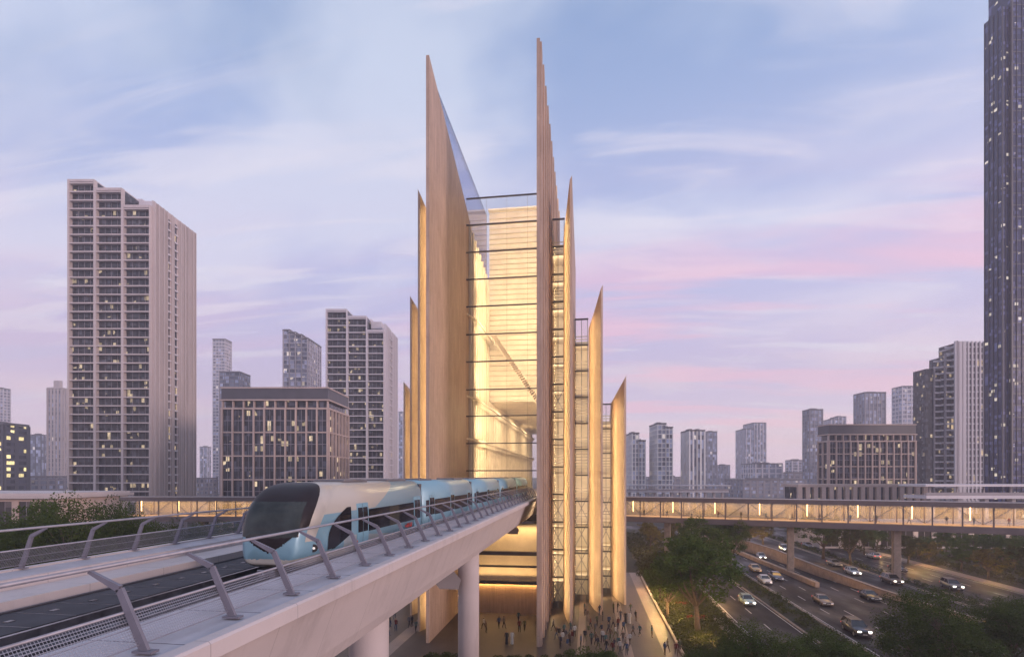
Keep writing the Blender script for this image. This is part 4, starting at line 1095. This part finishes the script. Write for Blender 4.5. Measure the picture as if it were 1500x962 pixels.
# right side
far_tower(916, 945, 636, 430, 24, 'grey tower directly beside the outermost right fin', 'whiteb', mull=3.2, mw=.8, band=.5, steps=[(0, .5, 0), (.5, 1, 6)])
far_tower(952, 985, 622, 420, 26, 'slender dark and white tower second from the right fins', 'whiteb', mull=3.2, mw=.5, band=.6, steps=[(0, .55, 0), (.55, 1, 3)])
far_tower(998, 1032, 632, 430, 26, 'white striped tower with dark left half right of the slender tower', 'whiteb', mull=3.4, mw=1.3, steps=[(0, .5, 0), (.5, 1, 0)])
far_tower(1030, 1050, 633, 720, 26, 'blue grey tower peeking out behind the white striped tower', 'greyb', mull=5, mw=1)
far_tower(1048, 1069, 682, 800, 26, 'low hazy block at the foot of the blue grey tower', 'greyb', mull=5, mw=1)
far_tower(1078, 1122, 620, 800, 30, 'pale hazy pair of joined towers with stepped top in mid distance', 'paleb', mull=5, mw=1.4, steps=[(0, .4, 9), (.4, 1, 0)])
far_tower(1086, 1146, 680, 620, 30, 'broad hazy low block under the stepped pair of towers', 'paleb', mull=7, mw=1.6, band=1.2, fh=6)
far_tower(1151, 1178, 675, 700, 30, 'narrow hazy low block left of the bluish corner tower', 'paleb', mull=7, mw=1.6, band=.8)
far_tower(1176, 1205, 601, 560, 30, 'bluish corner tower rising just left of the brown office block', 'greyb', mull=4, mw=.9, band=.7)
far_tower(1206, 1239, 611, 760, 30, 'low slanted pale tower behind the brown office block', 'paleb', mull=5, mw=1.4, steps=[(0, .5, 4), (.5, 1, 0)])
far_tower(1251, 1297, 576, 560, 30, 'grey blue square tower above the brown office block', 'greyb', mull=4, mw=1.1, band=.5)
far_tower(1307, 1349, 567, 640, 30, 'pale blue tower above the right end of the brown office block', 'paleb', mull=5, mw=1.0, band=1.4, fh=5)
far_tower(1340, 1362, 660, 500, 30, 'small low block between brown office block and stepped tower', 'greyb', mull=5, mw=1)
grid_block(1214, 1340, 621, 250, 8, 'brown gridded office block with dark roof beyond the footbridge', cols=12, rows=6)
r, Wd, Ht = bframe(1172, 1356, 709, 232, 12, '', 'arcade_building'); tag(r, 'low brown stone arcade with dark openings at the foot of the office block', 'building')
a = MB(); a.box(.5, Wd-.5, 1, 14, -.05, Ht-1); a.build('glazing', glassm('grid', (0, 0, 0), 1, 1), r)
a = MB()
for i in range(17): x = Wd*i/16; a.box(x-.9, x+.9, -.2, 1.2, -.05, Ht-1)
a.box(-1, Wd+1, -.3, 14.5, Ht-1.2, Ht); a.build('arcade_wall', M['rosy'], r)
# stepped balcony tower, left side stepping
r = None
def stepped_right():
    g = glassm('balc', (0, 0, 0), 1, 1)
    r, Wd, Ht = bframe(1400, 1452, 502, 300, 30, '', 'apartment_tower'); tag(r, 'grey stepped residential tower in front of the dark skyscraper', 'building')
    a = MB(); a.box(0, Wd, 0, 12, -.05, Ht); a.build('front_core', glassm('flank', (0, 0, 0), 1, 1), r)
    a = MB(); n = 9
    for i in range(n+1): x = Wd*i/n; a.box(x-(.9 if i in (0, 1, 2, 8) else .45), x+(.9 if i in (0, 1, 2, 8) else .45), -.8, .2, -.05, Ht+.8)
    a.build('front_piers', M['paleb'], r)
    a = MB(); z = 3.6
    while z < Ht: a.box(-.3, Wd+.3, -.5, 12, z-.35, z+.35); z += 3.6
    a.build('floor_bands', M['paleb'], r)
    for i, (dx, py) in enumerate(((4.0, 520), (8.0, 541), (12.0, 541))):
        h = hz(py, 300+i*4)
        a = MB(); a.box(-dx, -dx+4.01, 3+min(i, 1)*3, 14+i, -.05, h); a.build('wing_core', g, r)
    hh = [Ht, hz(520, 303), hz(541, 306)]
    for i in range(3):
        x = -4.0*i; y0 = i*3.0
        a = MB(); a.box(x-.1, x+.6, y0-.9, y0+.2, -.05, hh[i]+1); a.build('wing_pier', M['greyb'], r)
        a = MB(); a.box(-1.1-0, 5.6, -.9, .3, -.14, .8) if 0 else a.box(-4.0, -.1, 2.1, 3.0, -.14, .75)
        a.box(-1.0, -.1, .3, 2.1, -.14, .75)
        nf = int(hh[i]/3.6); f0 = a.build('balcony', M['paleb'], r); f0.location = (x, y0, 3.6)
        for k in range(2, nf+1):
            c = f0.copy(); COL.objects.link(c); c.parent = r; c.location = (x, y0, 3.6*k)
stepped_right()
# dark skyscraper at the right edge
def skyscraper():
    D = 190
    r, Wd, Ht = bframe(1481, 1670, -60, D, 30, '', 'skyscraper'); tag(r, 'very tall dark glass skyscraper cut by the right edge', 'building')
    g = glassm('sky', (.055, .06, .115), 1.3, 1.05, .032, (1, .86, .64), .9, .12, .1)
    hL = hz(8, D)
    a = MB(); a.box(0, Wd, 0, 9, -.05, Ht); a.build('glazing', g, r)
    a = MB(); x = 0; k = 0
    while x <= Wd: 
        w = .55 if k % 4 == 0 else .10
        a.box(x-w/2, x+w/2, -.55 if k % 4 == 0 else -.25, .05, 0, Ht); x += 1.9; k += 1
    a.build('vertical_fins', M['darkb'], r)
    a = MB(); a.box(-2.4, .0, .6, 8, -.05, hL); a.build('corner_glazing', g, r)
    a = MB()
    for i in range(3): a.box(-2.6+i*1.1, -2.4+i*1.1, .4, .65, 0, hL)
    for i in range(5): a.box(-2.65, -2.4, .6+i*1.8, .75+i*1.8, 0, hL)
    a.build('corner_fins', M['darkb'], r)
    a = MB(); z = 4.2
    while z < Ht: a.box(0, Wd, -.10, -.002, z-.2, z+.2); z += 4.2
    a.build('floor_bands', M['darkb'], r)
skyscraper()
# low things between the towers and the footbridges
def station_deck(px0, px1, pyt, D, label, cols, name, white=True, lit=False):
    r, Wd, Ht = bframe(px0, px1, pyt, D, 10, '', name); tag(r, label, 'building')
    m_ = M['paleb'] if white else M['conc_deck']
    a = MB(); a.box(-1, Wd+1, -1, 11, Ht-.7, Ht); a.build('roof', m_, r)
    a = MB(); a.box(0, Wd, 0, 10, Ht-4.6, Ht-3.6); a.build('deck', m_, r)
    a = MB(); a.box(0, Wd, .1, .2, Ht-3.6, Ht-2.6); a.build('parapet', M['greyb'], r)
    for i in range(cols): 
        x = Wd*(i+.5)/cols; a = MB(); a.box(x-.6, x+.6, 3, 5, -.05, Ht-4.6); a.box(x-.2, x+.2, 4, 4.4, Ht-3.6, Ht-.7); a.build('support', m_, r)
    return r
station_deck(918, 1068, 710, 330, 'long elevated grey viaduct with slender supports right of the fins', 12, 'viaduct', False)
station_deck(1357, 1640, 709, 170, 'white two-deck station building on the right beyond the footbridge', 7, 'station_building')
for px0, px1, py, D, lab in ((930, 1010, 700, 560, 'low hazy warehouse behind the viaduct near the fins'), (1040, 1180, 704, 520, 'broad low hazy block right of the viaduct end'), (1130, 1200, 694, 640, 'low hazy building left of the brown office block'), (1345, 1420, 690, 480, 'low grey block behind the stepped tower foot'), (180, 330, 702, 480, 'low hazy block behind the left footbridge'), (560, 640, 705, 500, 'low hazy block at the foot of the left fins'), (-120, 110, 700, 380, 'low wide grey block at far left behind the brown building')):
    far_tower(px0, px1, py, D, 40, lab, 'greyb', mull=7, mw=2.0, band=1.2, name='low_block')
# brown low building, left edge
def low_building(px0, px1, pyt, D, depth, label, cols, lit=False, nm='low_building', zlev=2, clad='rosy'):
    r, Wd, Ht = bframe(px0, px1, pyt, D, depth, '', nm); tag(r, label, 'building')
    a = MB(); a.box(0, Wd, .5, depth, -.05, Ht-1.2); a.build('back_wall', M[clad], r)
    cw = Wd/cols; fh = (Ht-1.2)/zlev
    a = MB()
    for i in range(cols+1): a.box(i*cw-.7, i*cw+.7, 0, .5, -.05, Ht-1.2)
    for k in range(zlev+1): a.box(0.7, Wd-.7, .05, .5, max(-.05, k*fh-.7), k*fh+.5)
    a.build('wall', M[clad], r)
    wm = glassm('lowlit' if lit else 'low', (.04, .035, .035), 2.5, 3, .5 if lit else .08, (1, .66, .3), 1.6 if lit else .8, .15)
    first = None
    for k in range(zlev):
        for i in range(cols):
            if first is None:
                a = MB(); a.box(-cw/2+.72, cw/2-.72, .3, .48, .52, fh-.72); first = a.build('window', wm, r); first.location = (cw*.5, 0, 0)
                a = MB(); a.box(-.06, .06, .22, .3, .52, fh-.72); a.build('mullion', M['greyb'], first)
            else: c = copy_tree(first, r); c.location = (cw*(i+.5), 0, k*fh)
    a = MB(); a.box(-1, Wd+1, -1.2, depth+1, Ht-1.2, Ht-.5); a.box(-.6, Wd+.6, -.8, depth, Ht-.5, Ht); a.build('roof', M['pink'], r)
    return r
low_building(-260, 84, 722, 120, 22, 'brown stone low building with dark windows behind the trees on the left', 11)
low_building(96, 230, 729, 150, 14, 'long grey roofed low building beneath the tall balcony tower', 9, nm='annex_building', clad='greyb')
low_building(1205, 1560, 766, 155, 16, 'sand coloured building with lit windows beneath the right footbridge', 13, True, 'lit_building', 1, clad='pink')
a = None
for k in range(5):
    p = at(1300+k*55, 150, 5.5); light('POINT', 'facade_lamp', p, 260, soft=.4)
# ---------------------------------------------------------------- cars
def carpaint(name, col, metal=.4): return plain(name, col, .3, .06, 1, metal=metal, coat=.6)
CP = {k: carpaint(k+' car paint', c) for k, c in dict(black=(.02, .02, .024), dark=(.045, .045, .055), brown=(.20, .14, .105), silver=(.42, .40, .40), white=(.62, .60, .58), gold=(.62, .36, .10), grey=(.16, .15, .155), bluegrey=(.09, .11, .16), teal=(.30, .40, .40)).items()}
M['cglass'] = plain('car glass', (.018, .02, .024), .06, .2, 1, coat=.5)
M['tyre'] = plain('tyre', (.02, .02, .02), .8, .2, 2); M['rim'] = plain('alloy rim', (.35, .34, .34), .3, .1, 2, metal=.8)
M['head'] = emit('headlight', (1, .93, .80), 7.0); M['head_dim'] = plain('unlit headlight', (.6, .6, .6), .15, .05)
M['tail'] = emit('taillight', (1, .05, .03), 1.6); M['grille'] = plain('black grille', (.012, .012, .012), .5, .1)
def car_proto(kind):
    L_, Wd, Hb, Hr = dict(sedan=(4.8, 1.84, .95, 1.45), suv=(5.1, 2.0, 1.18, 1.85), hatch=(4.3, 1.8, .98, 1.52))[kind]
    r = empty('car'); hl, hw = L_/2, Wd/2
    # side profile of the lower body (y front = -hl)
    if kind == 'sedan': top = [(-hl, .58), (-hl+.12, .72), (-hl+1.25, .90), (-.35, Hb), (hl-1.0, Hb+.02), (hl-.12, .98), (hl, .80)]
    elif kind == 'suv': top = [(-hl, .75), (-hl+.10, .98), (-hl+1.2, 1.12), (-.5, Hb), (hl-.6, Hb+.02), (hl-.08, 1.12), (hl, .9)]
    else: top = [(-hl, .6), (-hl+.12, .76), (-hl+1.05, .93), (-.4, Hb), (hl-.4, Hb+.04), (hl-.06, 1.0), (hl, .85)]
    zb = .24 if kind != 'suv' else .32
    ys = [-hl+L_*i/24 for i in range(25)]
    def ztop(y):
        for (a0, b0), (a1, b1) in zip(top, top[1:]):
            if a0 <= y <= a1+1e-6: return b0+(b1-b0)*(y-a0)/(a1-a0)
        return top[-1][1]
    a = MB(); secs = []
    wy = (-hl+.92, hl-.95); wr = .36 if kind != 'suv' else .41
    for y in ys:
        e = abs(y)/hl; w = hw*(1-.16*max(0, (e-.75)/.25)**2.0); zt_ = ztop(y)
        lo = zb
        for c in wy:
            if abs(y-c) < wr: lo = max(lo, wr+math.sqrt(max(0, wr*wr-(y-c)**2))-.02)
        pts = [(-w*.97, lo), (-w, lo+(zt_-lo)*.45), (-w*.985, zt_-.10), (-w*.90, zt_), (0, zt_+.035), (w*.90, zt_), (w*.985, zt_-.10), (w, lo+(zt_-lo)*.45), (w*.97, lo), (0, zb)]
        b = len(a.v); a.v += [(x, y, z) for x, z in pts]; secs.append(b)
    n = 10
    for i in range(len(secs)-1):
        for k in range(n): j = (k+1) % n; a.f.append((secs[i]+k, secs[i]+j, secs[i+1]+j, secs[i+1]+k)); a.m.append(0)
    a.f += [tuple(secs[0]+k for k in range(n)), tuple(secs[-1]+k for k in reversed(range(n)))]; a.m += [0, 0]
    body = a.build('body', CP['black'], r, smooth=True)
    # cabin
    if kind == 'sedan': cf, rf, rb, cb_ = -.75, .0, 1.05, 1.75
    elif kind == 'suv': cf, rf, rb, cb_ = -.95, -.25, 1.95, 2.35
    else: cf, rf, rb, cb_ = -.75, -.05, 1.45, 1.95
    wb, wt = hw*.93, hw*.70
    a = MB(); z0 = Hb-.06
    a.v = [(-wb, cf-.15, z0), (wb, cf-.15, z0), (wb, cb_, z0), (-wb, cb_, z0), (-wt, rf, Hr-.05), (wt, rf, Hr-.05), (wt, rb, Hr-.05), (-wt, rb, Hr-.05)]
    a.f = [(0, 1, 5, 4), (1, 2, 6, 5), (2, 3, 7, 6), (3, 0, 4, 7), (4, 5, 6, 7), (3, 2, 1, 0)]; a.m = [0]*6
    bevel(a.build('windows', M['cglass'], r, smooth=False), .05, 3)
    a = MB(); a.box(-wt-.02, wt+.02, rf-.04, rb+.05, Hr-.06, Hr); o = a.build('roof', CP['black'], r); bevel(o, .04, 3)
    a = MB()
    for s_ in (-1, 1):
        a.bar((s_*wb, cf-.13, z0+.03), (s_*wt, rf, Hr-.04), .07, .06); a.bar((s_*wb*.985, cb_-.04, z0+.02), (s_*wt, rb, Hr-.04), .14, .08)
        a.bar((s_*(wb+.005), (cf+cb_)/2, z0+.03), (s_*(wt+.01), (cf+cb_)/2, Hr-.04), .05, .09)
    a.build('window_pillars', CP['black'], r)
    for s_ in (-1, 1):
        for c in wy:
            a = MB(); a.tube([(s_*(hw-.24), c, wr-.02), (s_*(hw-.01), c, wr-.02)], wr-.03, 20); w = a.build('wheel', M['tyre'], r)
            a = MB(); a.tube([(s_*(hw-.02), c, wr-.02), (s_*(hw+.01), c, wr-.02)], wr*.62, 16); a.build('rim', M['rim'], w)
        zf = top[1][1]-.08
        a = MB(); a.box(s_*hw*.62-.21, s_*hw*.62+.21, -hl-.015, -hl+.14, zf-.12, zf+.03); bevel(a.build('headlight', M['head'], r), .03)
        zr_ = top[-1][1]-.02
        a = MB(); a.box(s_*hw*.66-.2, s_*hw*.66+.2, hl-.1, hl+.012, zr_-.10, zr_+.05); a.build('taillight', M['tail'], r)
        a = MB(); a.box(s_*(hw+.09)-.09, s_*(hw+.09)+.09, cf+.22, cf+.34, Hb, Hb+.13); bevel(a.build('mirror', CP['black'], r), .03)
    a = MB(); a.box(-hw*.40, hw*.40, -hl-.02, -hl+.05, .46, zf+.01); a.box(-hw*.7, hw*.7, -hl-.01, -hl+.06, .30, .42); a.build('grille', M['grille'], r)
    a = MB(); a.box(-.26, .26, -hl-.03, -hl-.015, .46, .56); a.build('number_plate', M['paint'], r)
    return r
cars = {}
def car(kind, paint, px, py, rz, label, lights=True, extra=None):
    first = kind not in cars
    if first: cars[kind] = car_proto(kind); r = cars[kind]
    else: r = copy_tree(cars[kind])
    for ch in r.children:
        nm = ch.name.split('.')[0]
        if nm in ('body', 'roof', 'window_pillars', 'mirror') or (nm == 'headlight' and not lights):
            ch.data = ch.data.copy(); ch.data.materials[0] = CP[paint] if nm != 'headlight' else M['head_dim']
    p = ground(px, py); r.location = (p.x, p.y, .03); r.rotation_euler = (0, 0, rz)
    tag(r, label, 'car', 'cars on the roads right of the tower'); return r
for kk in ('sedan', 'suv', 'hatch'): pass
R_ = math.radians
car('hatch', 'teal', 1094, 884, 0, 'pale greenish car alone on the slip road beside the plaza garden')
car('sedan', 'gold', 1106, 836, R_(-3), 'golden orange car behind the white car beside the low divider', False)
car('sedan', 'white', 1120, 853, R_(-3), 'white car following the dark car next to the low divider', False)
car('sedan', 'bluegrey', 1137, 848, R_(-3), 'dark blue sedan between the white car and the low divider')
car('hatch', 'silver', 1115, 818, R_(-6), 'silver car by the start of the low divider')
car('sedan', 'brown', 1205, 884, R_(-2), 'bronze sedan just past the end of the low divider')
car('suv', 'dark', 1254, 927, R_(-2), 'large dark vehicle nearest the viewer with bright headlights')
car('sedan', 'black', 1274, 877, R_(-2), 'black sedan beside the foot of the retaining wall')
car('suv', 'silver', 1149, 807, R_(-4), 'silver van beyond the retaining wall near the second bridge column')
car('sedan', 'grey', 1222, 828, 0, 'grey sedan on the upper road beneath the road strip trees')
car('hatch', 'white', 1249, 841, 0, 'white hatchback beyond the retaining wall', True)
car('suv', 'brown', 1306, 854, 0, 'brown sports vehicle beyond the end of the retaining wall')
car('hatch', 'silver', 1279, 817, math.pi, 'silver car driving away with red taillights on the right road')
car('sedan', 'dark', 1315, 836, 0, 'dark sedan on the far right carriageway')
car('suv', 'grey', 1394, 862, R_(-8), 'grey vehicle partly hidden by the big near tree')
car('sedan', 'bluegrey', 1183, 801, 0, 'dark car in the distance right of the second bridge column')
car('sedan', 'black', 1452, 922, math.pi, 'dark car with red taillights glimpsed through the big near trees')
for px, py in ((1254, 927), (1205, 884), (1094, 884)):
    p = ground(px, py)
# ---------------------------------------------------------------- people
SKIN = plain('skin', (.30, .18, .12), .6, .05, 2); HAIR = plain('dark hair', (.015, .012, .010), .6, .1, 4)
CL = {k: plain(k+' cloth', c, .85, .12, 4) for k, c in {'black': (.014, .014, .017), 'grey': (.075, .075, .085), 'white': (.42, .40, .38), 'navy': (.018, .022, .042), 'teal': (.04, .09, .095), 'red': (.12, .02, .02), 'brown': (.10, .06, .04), 'beige': (.20, .155, .12), 'blue': (.035, .06, .12), 'olive': (.07, .075, .035)}.items()}
def body_mesh(pose, robe=False):
    """one continuous skinned figure 1.74 m tall, facing -y"""
    st = {'stand': (0, 0, .10), 'walk': (.30, -.26, .05), 'stride': (-.36, .30, .04), 'talk': (.04, -.03, .14)}[pose]
    arms = {'stand': (0, 0), 'walk': (-.18, .2), 'stride': (.22, -.18), 'talk': (-.26, 0)}[pose]
    V = []; E = []; Rr = []
    def v(p, r, par=None):
        V.append(p); Rr.append(r)
        if par is not None: E.append((par, len(V)-1))
        return len(V)-1
    pel = v((0, 0, .95), (.145, .11)); w = v((0, 0, 1.12), (.13, .10), pel); ch = v((0, .01, 1.34), (.165, .115), w); nk = v((0, .0, 1.48), (.055, .055), ch)
    hb = v((0, -.01, 1.56), (.07, .08), nk); ht = v((0, -.01, 1.68), (.075, .09), hb)
    for s_, fy, ay in ((-1, st[0], arms[0]), (1, st[1], arms[1])):
        h = v((s_*.09, 0, .90), (.09, .09), pel); bend = -.07 if fy > 0 else -.03
        k = v((s_*(.09+st[2]*.1), -fy*.5+bend, .50), (.058, .062), h); an = v((s_*(.09+st[2]*.2), -fy+(.06 if fy > 0 else 0), .09), (.038, .04), k)
        v((s_*(.10+st[2]*.2), -fy-.13, .04), (.035, .028), an)
        sh = v((s_*.19, 0, 1.40), (.055, .055), ch); el = v((s_*.235, -ay*.4+.03, 1.13), (.042, .042), sh); wr = v((s_*.24, -ay-.02, .90 if abs(ay) < .25 else 1.02), (.03, .03), el)
        v((s_*.235, -ay-.06, .82 if abs(ay) < .25 else .98), (.034, .022), wr)
    me = bpy.data.meshes.new('tmp'); me.from_pydata(V, E, []); o = bpy.data.objects.new('tmp', me); COL.objects.link(o)
    m = o.modifiers.new('s', 'SKIN'); 
    for i, d in enumerate(me.skin_vertices[0].data): d.radius = Rr[i]
    me.skin_vertices[0].data[0].use_root = True
    s2 = o.modifiers.new('u', 'SUBSURF'); s2.levels = 1
    dg = bpy.context.evaluated_depsgraph_get(); ev = o.evaluated_get(dg); out = bpy.data.meshes.new_from_object(ev)
    bpy.data.objects.remove(o); bpy.data.meshes.remove(me)
    if robe:
        for q in out.vertices:
            if q.co.z < 1.0 and abs(q.co.x) < .21:
                # legs gathered into the width of a long garment
                q.co.y *= .6; q.co.x *= 1.35
    for p in out.polygons: p.use_smooth = True
    return out
def skirt(me_name, mat, parent):
    a = MB(); n = 14; prof = [(1.36, .13, .10), (1.1, .15, .11), (.9, .16, .12), (.5, .18, .15), (.05, .21, .18)]
    for z, rx, ry in prof:
        for k in range(n): t = 2*math.pi*k/n; a.v.append((rx*math.cos(t), ry*math.sin(t), z))
    for i in range(len(prof)-1):
        for k in range(n): j = (k+1) % n; a.f.append((i*n+k, i*n+j, (i+1)*n+j, (i+1)*n+k)); a.m.append(0)
    return a.build('robe', mat, parent, smooth=True)
BM = {p: body_mesh(p) for p in ('stand', 'walk', 'stride', 'talk')}
CACHE = {}
def person_mesh(pose, top, bot, sleeve=True, scarf=None):
    key = (pose, top, bot)
    if key in CACHE: return CACHE[key]
    me = BM[pose].copy(); me.materials.clear()
    for m_ in (SKIN, CL[top], CL[bot], HAIR, CL['black']): me.materials.append(m_)
    for p in me.polygons:
        c = p.center; z = c.z
        if z > 1.50: mi = 3 if (z > 1.67 or c.y > .015) else 0
        elif z > 1.46 and abs(c.x) < .08: mi = 0
        elif abs(c.x) > .2 and z < .93: mi = 0
        elif z > .93: mi = 1
        elif z > .08: mi = 2
        else: mi = 4
        p.material_index = mi
    CACHE[key] = me; return me
used_labels = set()
def person(pos, pose, top, bot, rz, label, robe=None, s=1.0):
    r = bpy.data.objects.new('person', person_mesh(pose, top, bot)); COL.objects.link(r)
    r.location = pos; r.rotation_euler = (0, 0, rz); r.scale = (s, s, s)
    if robe: skirt('robe', CL[robe], r)
    tag(r, label, 'person', 'people on the plaza'); return r
zone = lambda zx, zy: (560+zx/3.409, 780+zy/3.409)
PP = [(855, 490), (890, 578), (908, 515), (935, 565), (960, 520), (992, 572), (1018, 412), (1040, 478), (1072, 464), (1100, 440), (1130, 508), (1045, 560), (1066, 562), (1100, 548), (1132, 470), (1152, 476), (1178, 482), (1155, 402), (1176, 396), (1158, 588), (1180, 582), (1202, 558), (1187, 604), (1220, 612), (1215, 452), (1235, 452), (1240, 402), (1266, 442), (1252, 514), (1286, 516), (1346, 524), (1236, 562), (1410, 612), (1425, 596), (1468, 612), (1484, 600), (882, 534), (918, 542), (1095, 516), (1010, 400), (1025, 440),
      (900, 556), (925, 588), (948, 548), (1030, 520), (1012, 545), (1062, 505), (1078, 580), (1115, 570), (1140, 540), (1165, 525), (1205, 500), (1215, 588), (1150, 610), (1120, 598), (1190, 440), (1085, 410), (940, 500), (870, 530),
      (28, 517), (40, 470), (68, 490), (62, 432), (135, 472), (149, 470), (168, 500), (518, 500), (506, 480), (583, 477), (607, 475), (685, 497), (710, 490), (622, 557), (648, 556), (680, 448)]
tops = ['black', 'grey', 'navy', 'teal', 'brown', 'white', 'blue', 'beige', 'red', 'olive']
bots = ['black', 'navy', 'grey', 'brown', 'beige', 'olive', 'blue']
combos = [(t, b) for b in bots for t in tops if t != b]
poses = ['stand', 'walk', 'stride', 'talk']; pw = {'stand': 'standing', 'walk': 'walking', 'stride': 'striding', 'talk': 'gesturing'}
rp = random.Random(5)
for i, (zx, zy) in enumerate(PP):
    px, py = zone(zx, zy); p = ground(px, py, .1); p.z = .112
    if zx < 200: place = 'left of the timber wall'
    elif zx < 720: place = 'by the timber wall'
    elif zx < 1000: place = 'below the tallest right fin'
    elif zx < 1200 and zy < 500: place = 'near the right fins'
    elif zx < 1210: place = 'in the plaza crowd'
    elif zx < 1400: place = 'at plaza right'
    else: place = 'by the kerb corner'
    if (zx, zy) in ((648, 556), (1235, 452)):
        person(p, 'stand', 'white', 'white', 0, 'person in a long white robe standing '+place, 'white'); continue
    if (zx, zy) in ((622, 557), (1215, 452)):
        person(p, 'stand', 'black', 'black', 0, 'person in a long black robe standing '+place, 'black'); continue
    t, b = combos[i % len(combos)]; po = poses[rp.randrange(4)]
    if (zx, zy) == (1286, 516): t, b = 'teal', 'black'
    person(p, po, t, b, rp.uniform(0, 6.28), 'person in %s top and %s trousers %s %s' % (t, b, pw[po], place), s=rp.uniform(.94, 1.05))
# people inside the glazed bridge
A = at(912, 128); Bv = at(1620, 94)
words = [('black', 'black'), ('navy', 'grey'), ('white', 'black'), ('red', 'navy'), ('grey', 'brown'), ('teal', 'grey'), ('beige', 'navy'), ('brown', 'navy'), ('blue', 'black'), ('olive', 'brown'), ('white', 'grey'), ('black', 'beige'), ('grey', 'blue'), ('red', 'black')]
for i, (t, b) in enumerate(words):
    f_ = .06+.066*i*.92+rp.uniform(-.01, .01); q = A.lerp(Bv, f_); q.z = 11.62
    d = (Bv-A).normalized(); n_ = Vector((-d.y, d.x, 0)); q += n_*rp.uniform(-1.6, .6)
    o = person(q, poses[i % 4], t, b, rp.uniform(0, 6.28), 'person in %s top and %s trousers inside the glazed right footbridge' % (t, b)); o['group'] = 'people inside the right footbridge'
# ---------------------------------------------------------------- haze
a = MB(); a.box(-1000, 1200, -40, 1150, -1.2, 255); hzo = a.build('haze', None); hzo.data.materials.clear()
hm = bpy.data.materials.new('air'); hm.use_nodes = True; N = hm.node_tree.nodes; N.remove(N['Principled BSDF'])
pv = N.new('ShaderNodeVolumePrincipled'); pv.inputs['Density'].default_value = 0.00045; pv.inputs['Color'].default_value = (.96, .92, 1.0, 1)
pv.inputs['Anisotropy'].default_value = .2
hm.node_tree.links.new(pv.outputs[0], N['Material Output'].inputs['Volume']); hzo.data.materials.append(hm); tag(hzo, kind='stuff')
